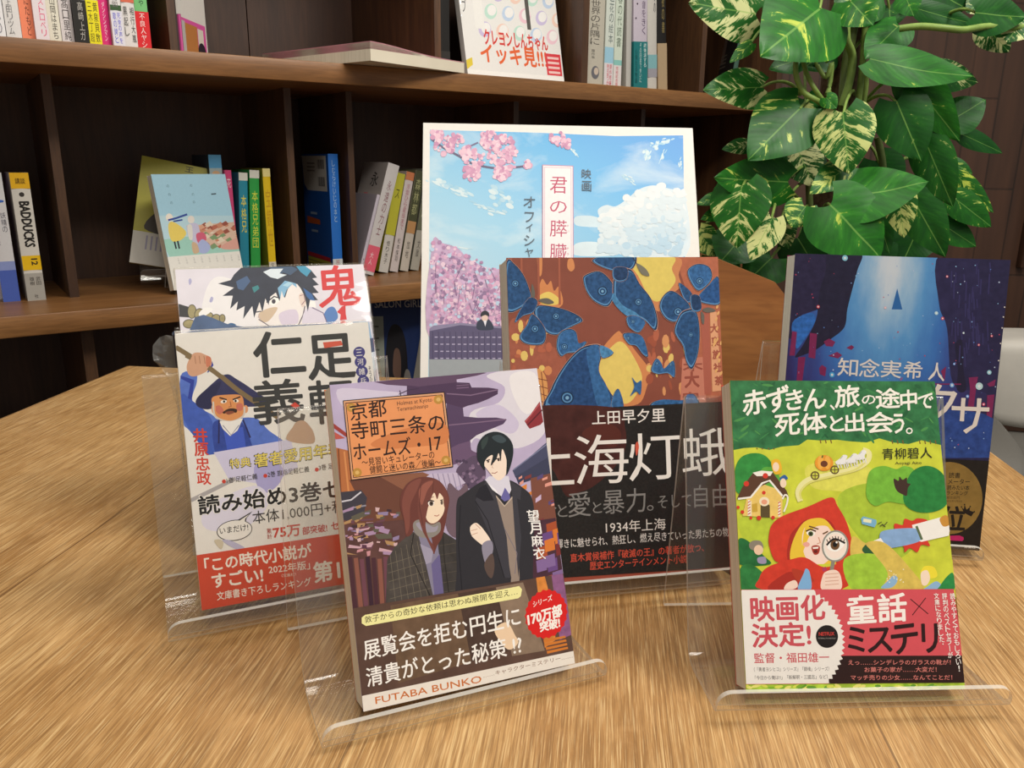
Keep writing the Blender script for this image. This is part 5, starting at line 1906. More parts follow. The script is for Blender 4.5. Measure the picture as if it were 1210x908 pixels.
shelf_book('art_book', 'plain thin grey-white book between the green-footed and the lilac book', 1.0785, 0.028, UZ, 0.0130, 0.236, 0.17, '#b6b4ae', None, (), (), -2.5, 0, G2)
shelf_book('art_book', 'lilac book with a teal band round its foot', 1.0965, 0.026, UZ, 0.0360, 0.235, 0.16, '#c4bac6', None, (), [('心音をきく', 'v', .58, .75, .85, .42, 0, '#6a5a74'), ('e', 'e', .15, .55, .05, .006, 0, '#3a2a3a'), ('e', 'e', .25, .66, .05, .006, 0, '#3a2a3a')], -3.4, 0, G2, None, (), (.37, '#1f7476', [('読後涙する', .72, .97, .92, .45, '#d6e6e2', 0), ('その日まで会いに', .42, .97, .56, .12, '#c0d8d6', 0), ('心揺れる物語', .08, .85, .26, .1, '#0f4a4c', 0)]))
shelf_book('art_book', 'white leaning book with a small teal picture at its foot', 1.1375, 0.028, UZ, 0.0250, 0.236, 0.16, '#c6c2ba', None, [(.17, .28, '#7fb0b4'), (.10, .17, '#9a98a0')], [('八つの', 'v', .62, .85, .85, .6, 0, '#5a5a60')], -4.4, 0, G2)
shelf_book('art_book', 'black leaning book with a beige band, rightmost on the upper shelf', 1.1680, 0.03, UZ, 0.0250, 0.236, 0.16, '#1c1a19', None, (), [('闇夜の書', 'v', .5, .85, .8, .45, 0, '#8a7a4a')], -5.6, 0, G2, None, (), (.38, '#b09878', []))


def side_mag(S):
    S.p('#20262a', '0,0 1,0 1,1 0,1')
    S.p('#3f6a52', '0,0 1,0 1,.12 0,.12')
    S.p('#a02028', '.05,.12 .9,.12 .9,.2 .05,.2')
    S.p('#4a6a5a', '0,.2 .15,.2 .15,.5 0,.5')
    S.p('#8a7a72', '.3,.3 .5,.3 .55,.6 .3,.6')
    S.p('#5a5248', '.6,.5 .85,.5 .85,.62 .6,.62')
    for k in range(4):
        S.p('#9a9a92', [(.2, .36 - .03 * k), (.62, .36 - .03 * k), (.62, .35 - .03 * k), (.2, .35 - .03 * k)])


shelf_book('magazine', 'dark magazine with red and green print leaning beside the plant on the upper shelf', 1.415, 0.06, UZ, 0.010, 0.28, 0.215, '#20262a', '#3a5a4c', (), (), 6, -35, None, side_mag, (), None, 'magazine')

# ---- lower shelf, left compartment
G3 = 'books left of the first lower divider'
shelf_book('novel', 'purple-topped book cut off by the left edge, behind the white one', -0.031, 0.165, 0.0, 0.030, 0.205, 0.10, '#7a4a9a', '#d2ccd4', [(.86, 1, '#7a3f9c')], (), 0, 0, G3)
shelf_book('novel', 'white book with a blue foot on the lower shelf at the left edge', -0.0165, 0.135, 0.0, 0.0215, 0.182, 0.022, '#d6d6da', '#d4d3d4', [(0, .25, '#4a62b4'), (.25, .32, '#8a98cc')], [('号', 'h', .25, .92, .75, .98, .03, '#3a5a9a'), ('e', 'e', .5, .785, .42, .012, 0, '#3f6ac0'), ('妖精の', 'v', .58, .70, .88, .54, 0, '#7a7a84'), ('おきゃくさま', 'v', .08, .70, .36, .44, 0, '#7a7a84')], 0, 0, G3)
shelf_book('novel', 'thick white book with BADDUCKS down its spine and a yellow top', 0.0138, 0.128, 0.0, 0.0235, 0.182, 0.13, '#cfcac0', '#d6d2c8', [(.88, 1, '#e6b21c'), (0, .22, '#a9a69e'), (.245, .36, '#e8bc1a')],
           [('BADDUCKS', 'r', .30, .78, .82, .43, 0.05, '#1f1d1b'), ('e', 'e', .5, .835, .14, .018, 0, '#3a3632'), ('武田', 'v', .6, .19, .85, .12, 0, '#3a3632'), ('雄樹', 'v', .25, .19, .5, .12, 0, '#3a3632'), ('12', 'r', .5, .335, .82, .285, 0.03, '#2a2620'), ('講談', 'h', .25, .915, .78, .96, .03, '#4a3410'), ('社', 'h', .4, .02, .6, .05, 0, '#4a4640')], 0, 0, G3)

# ---- lower shelf, second compartment: face-out books and spines
wd, hd = 0.122, 0.176
M = SHELF @ Matrix.Translation((0.264, 0.085, 0.008)) @ Matrix.Rotation(rad(14), 4, 'Z') @ Matrix.Rotation(rad(-12), 4, 'X')
fb = thing('comic_book', 'light blue comic with two figures walking above red roofs, face out on the lower shelf', 'book', M)
A = Art([(178, 207), (272, 206), (299, 345), (195, 348)], wd, hd, 0.0)
A.view(0, 150, 3.781)
A.mb.mi(ink('#a4cfe2'))
A.p('#a4cfe2', '660,200 1040,205 1150,780 720,790')
A.p('#b9d8e2', '640,390 1100,400 1110,580 700,590')
A.p('#9fcfc0', '690,500 1110,470 1120,580 730,585')
A.p('#d8b8a2', '820,440 1090,428 1110,552 940,545')
rr = random.Random(8)
for i in range(60):
    x, y = 840 + rr.random() * 250, 434 + rr.random() * 112
    a = 10 + rr.random() * 24
    A.p(['#b86a54', '#c98a6c', '#e2d2bc', '#9a5444', '#7f9a70', '#d8a488'][i % 6], [(x, y), (x + a, y - a * .5), (x + a * 1.6, y + 3), (x + a * .6, y + a * .5)])
A.s('#d8a294', '1000,540 1110,500 1112,556 1020,560')
A.s('#e8cf66', '735,430 760,420 810,455 818,480 790,505 750,510 735,480')
A.e('#efe6d8', 742, 400, 17, 18)
A.l('#2f4a9a', '735,412 770,405 830,388', 9)
A.l('#2f4a9a', '760,418 805,412', 7)
A.l('#2a2a34', '758,510 764,545', 8)
A.l('#2a2a34', '774,508 780,545', 8)
A.e('#e6e0d6', 848, 412, 17, 18)
A.s('#c8c4dc', '830,435 875,430 890,470 895,520 870,530 840,500 825,470')
A.s('#e0ddd4', '828,440 850,440 850,500 832,500')
A.s('#d0607a', '870,480 910,475 920,510 880,525')
A.s('#a9b4dc', '870,540 900,505 940,540 920,572 885,570')
A.s('#cdb090', '845,520 870,525 880,565 850,570')
for x, y in ((747, 264), (858, 262), (865, 300), (752, 300), (868, 334), (758, 336)):
    A.t('の', x - 6, y + 6, x + 6, y + 6, 12, '#5a7a8a')
A.l('#4a5a64', '955,300 980,298', 6)
A.p('#e6e4dc', '695,582 1112,572 1130,640 1170,790 730,790')
for k in range(9):
    A.tv('てもこの', 770 + 40 * k, 590, 776 + 40 * k, 620, 9, '#9a9a96')
bound_book(fb, wd, hd, 0.014, A.mb, '#c9c5bc', '#d6d4cc')
ss = acrylic_stand('small clear stand under the light blue comic on the lower shelf', (0, 0), 0, 0.075, zf=0.006, lip=0.014, base=0.03, apex=(0.058, 0.095), foot=0.085, group='clear acrylic book stands')
ss.matrix_world = SHELF @ Matrix.Translation((0.264, 0.085, 0.0)) @ Matrix.Rotation(rad(14), 4, 'Z') @ Matrix.Translation((0, -0.007, 0))

wd, hd = 0.105, 0.172
M = SHELF @ Matrix.Translation((0.212, 0.152, 0.034)) @ Matrix.Rotation(rad(-10), 4, 'Z') @ Matrix.Rotation(rad(-14), 4, 'X') @ Matrix.Rotation(rad(12), 4, 'Y')
yb = thing('comic_book', 'olive yellow comic tilted behind the light blue one', 'book', M)
A = Art([(0, 1), (1, 1), (1, 0), (0, 0)], wd, hd, 0.0)
A.up = (0.0, 1.0)
A.mb.mi(ink('#a8a236'))
A.p('#a8a236', '0,0 1,0 1,1 0,1')
A.p('#c9c6bc', '0,0 1,0 1,.30 0,.30')
A.s('#8a5a3a', '.45,.3 .55,.75 .8,.9 .95,.6 .98,.3')
A.s('#3a3024', '.15,.33 .3,.5 .5,.45 .6,.3')
A.s('#d2b090', '.5,.3 .6,.6 .8,.6 .8,.3')
A.put('王', (.62, .93), (.12, 0), (0, .05), '#3a3824', 0.03)
for k in range(8):
    A.l('#9a96ac', [(.2 + .07 * k, .27), (.2 + .07 * k, .14)], .025)
bound_book(yb, wd, hd, 0.012, A.mb, '#8a8430', '#8a8430')
ss = acrylic_stand('small clear stand under the olive yellow comic on the lower shelf', (0, 0), 0, 0.075, zf=0.020, lip=0.012, base=0.03, apex=(0.062, 0.095), foot=0.085)
ss.matrix_world = SHELF @ Matrix.Translation((0.212, 0.152, 0.0)) @ Matrix.Rotation(rad(-10), 4, 'Z') @ Matrix.Translation((0, -0.004, 0))

G4 = 'comics standing behind the face-out books'
shelf_book('comic_book', 'slate blue book rising above the face-out comics', 0.297, 0.16, 0.0, 0.020, 0.210, 0.105, '#2f3c4a', '#5a9ac0', [(.82, .9, '#a8b8b8'), (.9, 1, '#5aa0cc')], [('e', 'e', .5, .86, .3, .02, 0, '#d8b088')], 0, 0, G4)
shelf_book('comic_book', 'pink-spined comic left of the teal one', 0.3185, 0.15, 0.0, 0.0105, 0.186, 0.12, '#d0487a', None, (), [('花', 'h', .2, .85, .8, .93, .03, '#f0d8e0')], 0, 0, G4)
shelf_book('comic_book', 'teal-spined comic with yellow characters', 0.3300, 0.148, 0.0, 0.0145, 0.182, 0.12, '#2a88a0', None, [(.93, 1, '#d8d8cc')], [('本格兄', 'v', .2, .80, .8, .45, .03, '#e6d84a')], 3.2, 0, G4)
shelf_book('comic_book', 'green-spined comic with yellow characters', 0.3470, 0.145, 0.0, 0.0160, 0.186, 0.12, '#2f9c48', None, [(.93, 1, '#d8d8cc')], [('本格兄弟団', 'v', .2, .82, .82, .30, .03, '#d8e04a')], 3.2, 0, G4)
shelf_book('comic_book', 'yellow-spined comic with a pale foot, beside the second divider', 0.3775, 0.14, 0.0, 0.0125, 0.189, 0.12, '#a09a34', '#e2c020', [(.93, 1, '#e6d890'), (0, .18, '#cfcabc')], [('宝鏡世', 'v', .2, .82, .8, .3, .0, '#c89a1c'), ('安里菜', 'v', .3, .17, .7, .03, .02, '#3a3632')], 0, 0, G4)


def side_blue(S):
    S.p('#1c56a8', '0,0 1,0 1,1 0,1')
    S.p('#c9c9c4', '.18,.70 .92,.70 .92,.985 .0,.985 .05,.75')
    for y0 in (.88, .74):
        for k in range(9):
            S.p('#3a3a3c', [(.60 + .028 * k, y0), (.60 + .028 * k + (.018 if k % 3 else .01), y0), (.60 + .028 * k + (.018 if k % 3 else .01), y0 + .075), (.60 + .028 * k, y0 + .075)])
    for k in range(3):
        S.p('#8a8a88', [(.2, .93 - .03 * k), (.5, .93 - .03 * k), (.5, .918 - .03 * k), (.2, .918 - .03 * k)])
    S.p('#c05a28', '.1,.42 .6,.42 .6,.46 .1,.48')
    S.p('#9ab0cc', '.25,.50 .5,.50 .5,.52 .25,.52')
    S.p('#9ab0cc', '.25,.35 .5,.35 .5,.37 .25,.37')
    S.p('#b0283c', '.05,.135 .92,.12 .92,.155 .05,.17')
    S.p('#a8a83c', '.05,0 .94,0 .94,.12 .05,.13')
    for k in range(4):
        S.l('#5a5c24', [(.05, .10 - .03 * k), (.94, .09 - .03 * k)], .008)


shelf_book('comic_book', 'large blue comic showing its back with barcodes, alone in its compartment', 0.4935, 0.14, 0.0, 0.0185, 0.214, 0.125, '#1c56a8', '#2a70c8', [(.03, .15, '#cfd6d8')], [('しむらけいじの本と', 'v', .35, .95, .65, .45, 0, '#a8c8e8'), ('双葉社', 'v', .3, .14, .7, .04, 0.02, '#b04a3a')], 0, 0, None, side_blue)

# ---- lower shelf, leaning novels
G5 = 'novels leaning together on the lower shelf'


def side_white(S):
    S.p('#b8b0ac', '0,0 1,0 1,1 0,1')
    S.put('永', (.45, .78), (.3, 0), (0, .13), '#2a2424', 0.01)
    S.put('遠', (.5, .52), (.3, 0), (0, .13), '#2a2424', 0.01)
    S.p('#d87a84', '.28,.55 .45,.55 .45,.72 .28,.72')
    S.e('#d0405a', .55, .2, .16, .08)
    S.put('切', (.2, .35), (.2, 0), (0, .1), '#2a2424', 0.01)


shelf_book('novel', 'thin lilac-white book in front of the large leaning white novel', 0.5320, 0.120, 0.0, 0.006, 0.150, 0.10, '#b9b2bc', '#c8c0cc', (), [('・', 'h', .4, .2, .6, .22, 0, '#3a3434')], 17, 0, G5)
shelf_book('novel', 'large white novel leaning right with pink and dark lettering on its cover', 0.5400, 0.120, 0.0, 0.0235, 0.203, 0.100, '#b8b0ac', '#cfcac8', [(.03, .26, '#e06478')], [('永遠の力士', 'v', .35, .85, .7, .35, 0, '#8a5a60'), ('大人', 'v', .3, .2, .6, .08, .02, '#f0d8dc')], 17, 0, G5, side_white)
shelf_book('novel', 'yellow-green topped novel right of the large white leaning one', 0.5830, 0.14, 0.0, 0.0190, 0.184, 0.11, '#c8c42c', '#cfcbc4', [(.38, 1, '#bcb83a')], [('ス', 'h', .3, .75, .75, .84, .02, '#4a4a20'), ('悟り木子', 'v', .3, .32, .65, .08, 0, '#4a4644')], 13, 0, G5)
shelf_book('novel', 'white novel with rose lettering in the leaning row', 0.6060, 0.14, 0.0, 0.0165, 0.186, 0.11, '#cdbfc0', '#cfc4c2', [(.92, 1, '#c87a50')], [('浮雲ひら星座まで', 'v', .3, .88, .7, .42, 0, '#b06a78'), ('松本保羽', 'v', .3, .34, .65, .1, 0, '#5a5450')], 12.5, 0, G5)
shelf_book('novel', 'novel with a dark leafy top and a pale foot in the leaning row', 0.6270, 0.14, 0.0, 0.0175, 0.188, 0.11, '#7a7a5a', '#c4bcb0', [(.5, 1, '#4a4c34'), (.38, .5, '#b88a5a')], [('森林都', 'v', .2, .92, .8, .55, .03, '#a8a878'), ('加地', 'v', .3, .3, .65, .12, 0, '#5a5450')], 12, 0, G5)
shelf_book('novel', 'grey green novel ending the leaning row beside the cherry blossom book', 0.6490, 0.14, 0.0, 0.0180, 0.190, 0.11, '#8a8a7c', '#a8a498', [(.4, 1, '#6a6c56')], [('緑川', 'v', .25, .9, .75, .5, .02, '#c8c8b0'), ('文庫', 'v', .3, .3, .65, .12, 0, '#5a5450')], 12, 0, G5)

# ---- bottom compartments
LZ = -0.245
wd, hd = 0.150, 0.216
M = SHELF @ Matrix.Translation((0.562, 0.085, LZ)) @ Matrix.Rotation(rad(-26), 4, 'Z') @ Matrix.Rotation(rad(-7), 4, 'X')
sg = thing('magazine', 'dark blue magazine titled SALON GIRL in the compartment under the lower shelf', 'magazine', M)
A = Art([(0, 1), (1, 1), (1, 0), (0, 0)], wd, hd, 0.0)
A.up = (0.0, 1.0)
A.p('#22386e', '0,0 1,0 1,1 0,1')
A.put('SALON GIRL', (.40, .872), (.57, 0), (0, .062), '#d2cec6', 0.012)
A.p('#9aa094', '.2,0 .50,0 .50,.80 .2,.80')
for k in range(6):
    A.p('#5a605a', [(.30, .72 - .1 * k), (.44, .72 - .1 * k), (.44, .705 - .1 * k), (.30, .705 - .1 * k)])
A.s('#1c1a20', '.5,.0 .52,.5 .58,.70 .68,.72 .76,.6 .78,.3 .74,0')
A.s('#6a5044', '.6,.3 .62,.5 .68,.51 .70,.4 .68,.25')
A.s('#8f8a84', '.7,.0 .74,.3 .80,.32 .84,.15 .88,0')
bound_book(sg, wd, hd, 0.010, A.mb, '#22386e', '#22386e', spine_right=False)
G6 = 'thin books in the bottom compartment'
shelf_book('novel', 'thin white book leaning beside the dark blue magazine in the bottom compartment', 0.578, 0.000, LZ, 0.012, 0.212, 0.03, '#a8a49a', '#b4b0a6', [(.56, .66, '#b04a34')], (), 12, 0, G6)
shelf_book('novel', 'thin grey book behind the leaning white one in the bottom compartment', 0.600, 0.000, LZ, 0.012, 0.21, 0.03, '#6a6458', '#8a8478', (), (), 12, 0, G6)

# ------------------------------------------------------------------ wooden chair beyond the table
CH = thing('wooden_chair', 'brown plywood chair with a rounded back at the far side of the table', 'chair', frame((0.155, 0.99, FLOOR_Z), (0.995, -0.10, 0), (0.10, 0.995, 0), (0, 0, 1)))
PLY = wood('plywood_veneer', '#7d4f2c', '#9a6437', '#b27a45', 'X', 0.35, 0.35)
mb = MB()


def shell(outline, thick, bend):
    n = len(outline)
    f_, b_ = [], []
    for x, z in outline:
        y = bend(x, z)
        f_.append((x, y, z))
        b_.append((x, y + thick, z))
    return f_, b_


bw, bz0, bz1, rc = 0.205, 0.50, 0.855, 0.105
o_ = []
for cx, cz, a0 in ((bw - rc, bz1 - rc, 0), (-bw + rc, bz1 - rc, 90), (-bw + 0.04, bz0 + 0.04, 180), (bw - 0.04, bz0 + 0.04, 270)):
    r = rc if a0 < 180 else 0.04
    for k in range(9):
        a = rad(a0 + 90 * k / 8)
        o_.append((cx + r * math.cos(a), cz + r * math.sin(a)))
rows_f, rows_b = [], []
cols_ = 17
for j in range(15):
    z = bz0 + (bz1 - bz0) * j / 14
    r = rc if z > (bz0 + bz1) / 2 else 0.04
    ez = (bz1 - rc) if z > (bz0 + bz1) / 2 else (bz0 + 0.04)
    dz = (z - ez) if z > (bz0 + bz1) / 2 else (ez - z)
    hwid = bw if dz <= 0 else bw - r + math.sqrt(max(0, r * r - dz * dz))
    rf, rb = [], []
    for i in range(cols_):
        x = hwid * (-1 + 2 * i / (cols_ - 1))
        y = 0.02 - 0.45 * x * x + 0.10 * (z - bz0)
        rf.append((x, y - 0.006, z))
        rb.append((x, y + 0.006, z))
    rows_f.append(rf)
    rows_b.append(rb)
mb.grid(rows_f, PLY, True)
mb.grid([r[::-1] for r in rows_b], PLY, True)
for j in range(14):
    mb.face([rows_f[j + 1][0], rows_f[j][0], rows_b[j][0], rows_b[j + 1][0]], PLY)
    mb.face([rows_f[j][-1], rows_f[j + 1][-1], rows_b[j + 1][-1], rows_b[j][-1]], PLY)
for i in range(cols_ - 1):
    mb.face([rows_f[14][i], rows_f[14][i + 1], rows_b[14][i + 1], rows_b[14][i]][::-1], PLY)
    mb.face([rows_f[0][i], rows_f[0][i + 1], rows_b[0][i + 1], rows_b[0][i]], PLY)
mb.build('backrest', CH)
mb = MB()
mb.box((-0.20, -0.40, 0.435), (0.20, 0.0, 0.449), PLY, 0.012)
mb.build('seat', CH)
STEEL = ink('#8a8884', rough=0.3)
for sx in (-1, 1):
    mb = MB()
    mb.tube([(sx * 0.19, -0.37, 0.0), (sx * 0.175, -0.34, 0.425)], 0.011, STEEL)
    mb.build('leg', CH)
    mb = MB()
    mb.tube([(sx * 0.19, 0.06, 0.0), (sx * 0.175, 0.0, 0.425), (sx * 0.150, 0.022, 0.52), (sx * 0.150, 0.040, 0.60)], 0.011, STEEL)
    mb.build('leg', CH)
mb = MB()
mb.tube([(-0.18, -0.34, 0.423), (0.18, -0.34, 0.423)], 0.009, STEEL)
mb.tube([(-0.18, -0.02, 0.423), (0.18, -0.02, 0.423)], 0.009, STEEL)
mb.build('seat_frame', CH)

# ------------------------------------------------------------------ grey armchair past the right end of the table
AC = thing('armchair', 'pale grey upholstered armchair past the right side of the table', 'armchair', frame((1.15, 1.27, FLOOR_Z), (0.951, -0.309, 0), (0.309, 0.951, 0), (0, 0, 1)))
LEA = ink('#cdc8be', rough=0.5, var=0.04, scale=30)
LEB = ink('#6b6862', rough=0.6)
DK = ink('#4a4844', rough=0.7)
ARM = ink('#65625c', rough=0.6)


def cushion(lo, hi, mat, r, name):
    mb = MB()
    (x0, y0, z0), (x1, y1, z1) = lo, hi
    c = Vector(((x0 + x1) / 2, (y0 + y1) / 2, (z0 + z1) / 2))
    hx, hy, hz = (x1 - x0) / 2, (y1 - y0) / 2, (z1 - z0) / 2
    rows = []
    for j in range(17):
        b = -math.pi / 2 + math.pi * j / 16
        row_ = []
        for i in range(32):
            a = 2 * math.pi * i / 32
            p_ = [math.copysign(abs(v) ** 0.28, v) for v in (math.cos(a), math.sin(a))]
            cb2 = abs(math.cos(b)) ** 0.28
            row_.append((c.x + hx * cb2 * p_[0], c.y + hy * cb2 * p_[1], c.z + hz * math.copysign(abs(math.sin(b)) ** 0.28, math.sin(b))))
        rows.append(row_)
    mb.grid(rows, mat, True, closed_u=True)
    return mb.build(name, AC)


cushion((-0.33, 0.10, 0.50), (0.33, 0.27, 0.675), LEA, .04, 'backrest')
cushion((-0.33, -0.40, 0.38), (0.33, 0.16, 0.50), LEB, .04, 'seat_cushion')
cushion((-0.36, -0.42, 0.27), (0.36, 0.28, 0.378), LEB, .03, 'base_frame')
for sx in (-1, 1):
    cushion((sx * 0.40 - 0.06, -0.40, 0.25), (sx * 0.40 + 0.06, 0.27, 0.60), ARM, .03, 'armrest')
    for y in (-0.36, 0.22):
        mb = MB()
        mb.tube([(sx * 0.34, y, 0.0), (sx * 0.33, y, 0.30)], 0.016, DK)
        mb.build('leg', AC)

# ------------------------------------------------------------------ variegated pothos
t_ = NT('pothos_leaf')
uv = t_.n('ShaderNodeUVMap')
oi = t_.n('ShaderNodeObjectInfo')
sep = t_.n('ShaderNodeSeparateXYZ')
t_.l(uv.outputs[0], sep.inputs[0])
oc = t_.n('ShaderNodeSeparateColor')
t_.l(oi.outputs['Color'], oc.inputs[0])
ax = t_.math('ABSOLUTE', t_.math('SUBTRACT', sep.outputs['X'], 0.5))
# streaks run out from the midrib towards the tip
sv = t_.math('SUBTRACT', sep.outputs['Y'], t_.math('MULTIPLY', ax, 0.75))
cmb = t_.n('ShaderNodeCombineXYZ')
t_.l(t_.math('MULTIPLY', sep.outputs['X'], 2.3), cmb.inputs[0])
t_.l(t_.math('MULTIPLY', sv, 6.0), cmb.inputs[1])
t_.l(t_.math('MULTIPLY', oi.outputs['Random'], 37.0), cmb.inputs[2])
nv = t_.noise(cmb.outputs[0], 1.15, 5, 0.62, 0.5)
cm2 = t_.n('ShaderNodeCombineXYZ')
t_.l(t_.math('MULTIPLY', sep.outputs['X'], 11), cm2.inputs[0])
t_.l(t_.math('MULTIPLY', sv, 42), cm2.inputs[1])
t_.l(t_.math('MULTIPLY', oi.outputs['Random'], 11.0), cm2.inputs[2])
nf = t_.noise(cm2.outputs[0], 1.0, 3, 0.6, 0.4)
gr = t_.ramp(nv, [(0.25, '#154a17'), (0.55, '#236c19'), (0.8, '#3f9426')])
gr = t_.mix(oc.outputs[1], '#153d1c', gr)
thr = t_.math('ADD', t_.math('ADD', nv, t_.math('MULTIPLY', t_.math('SUBTRACT', nf, 0.5), 0.26)), t_.math('SUBTRACT', oc.outputs[0], 0.5))
pat = t_.ramp(thr, [(0.60, (0, 0, 0, 1)), (0.66, (1, 1, 1, 1))])
crm = t_.mix(oc.outputs[2], '#b4c640', '#cfd29a')
col = t_.mix(pat, gr, crm)
mid = t_.math('LESS_THAN', ax, 0.012)
col = t_.mix(t_.math('MULTIPLY', mid, 0.5), col, '#7fae54')
t_.l(col, t_.b.inputs['Base Color'])
t_.b.inputs['Roughness'].default_value = 0.42
t_.b.inputs['Specular IOR Level'].default_value = 0.22
vein = t_.math('SINE', t_.math('MULTIPLY', sv, 75.0))
t_.bump(t_.math('ADD', vein, t_.math('MULTIPLY', nf, 1.5)), 0.022, 0.002)
LEAF = t_.m
STEM = ink('#7f9a4a', rough=0.45, var=0.2, scale=60)
STEM_D = ink('#5a6a34', rough=0.5, var=0.2, scale=60)

PY = 1.14
PLANT = thing('potted_pothos', 'tall pothos plant with large variegated green and cream leaves behind the table', 'plant', Matrix.Translation((0.44, 1.20, FLOOR_Z)))
CAMO = Vector((0, 0, 0.24334))


def at(zx, zy, y):
    """a point of the plant, from sketch coordinates (2.951 units to a pixel of its 410-pixel wide sketch) at distance y"""
    px_, py_ = 800 + zx / 2.951, zy / 2.951
    d = cr * (px_ - 605) - cu * (py_ - 454) - cb * 956.0
    return CAMO + d * (y / d.y)


def leaf(base, tip, width, y0, y1, vari=0.0, bright=0.8, cream=0.3, fold=0.25, droop=0.12, roll=0.0, petiole=None):
    b, t = at(base[0], base[1], y0), at(tip[0], tip[1], y1)
    ax_ = (t - b)
    L = ax_.length
    ax_ = ax_.normalized()
    view = ((b + t) / 2 - CAMO).normalized()
    nrm = (-view - ax_ * (-view).dot(ax_)).normalized()
    nrm = Matrix.Rotation(rad(roll), 3, ax_) @ nrm
    nrm = (nrm + Vector((0, 0, 0.35)))
    nrm = (nrm - ax_ * nrm.dot(ax_)).normalized()
    sd = nrm.cross(ax_).normalized()
    W = 1.16 * width / 2.951 / 956.0 * (y0 + y1) / 2
    NS, NT_ = 15, 9
    rows, uvs = [], []
    for i in range(NS):
        s = i / (NS - 1)
        prof = (math.sin(math.pi * min(1, s * 0.97 + 0.03) ** 0.60)) ** 0.80 if s < 1 else 0
        prof = max(prof, 0.0)
        row_ = []
        for j in range(NT_):
            q = -1 + 2 * j / (NT_ - 1)
            along = s * L - 0.20 * W * abs(q) ** 1.5 * (1 - s) ** 3
            wv_ = W / 2 * prof * q
            up = fold * abs(wv_) * (0.5 + 0.5 * s) - 0.9 * fold * wv_ * wv_ / (W / 2 + 1e-6)
            up -= droop * L * (s - 0.35) ** 2 * (1 if s > 0.35 else 0.6)
            up += 0.012 * W * math.sin(9 * s + 3 * q)
            row_.append(b + ax_ * along + sd * wv_ + nrm * up)
            uvs.append((0.5 + 0.5 * q * (0.2 + 0.8 * prof), s))
        rows.append(row_)
    mb = MB()
    i0 = mb.grid(rows, LEAF, True)
    nleaf = len(mb.f)
    if petiole:
        p0 = at(petiole[0], petiole[1], petiole[2] if len(petiole) > 2 else PY + 0.05)
        m_ = (p0 + b) / 2 + Vector((0, 0, 0.012))
        q_ = [tuple(p0), tuple(p0 * .55 + m_ * .45 + Vector((0, 0, .004))), tuple(m_), tuple(m_ * .4 + b * .6 + Vector((0, 0, .003))), tuple(b + ax_ * 0.004 - nrm * 0.001)]
        pm = MB()
        pm.tube(catmull(q_, 3, False), 0.0026, STEM, 6, 0.0018)
    o = mb.build('leaf', PLANT)
    # vertices are in world space; bring them into the plant's frame
    o.matrix_world = Matrix.Identity(4)
    if petiole:
        pm.build('petiole', o, Matrix.Identity(4))
    me = o.data
    ul = me.uv_layers.new(name='UVMap')
    for p in me.polygons:
        for li, vi in zip(p.loop_indices, p.vertices):
            ul.data[li].uv = uvs[vi] if vi < len(uvs) else (0.5, 0.5)
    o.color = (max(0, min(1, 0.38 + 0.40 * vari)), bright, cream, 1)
    return o


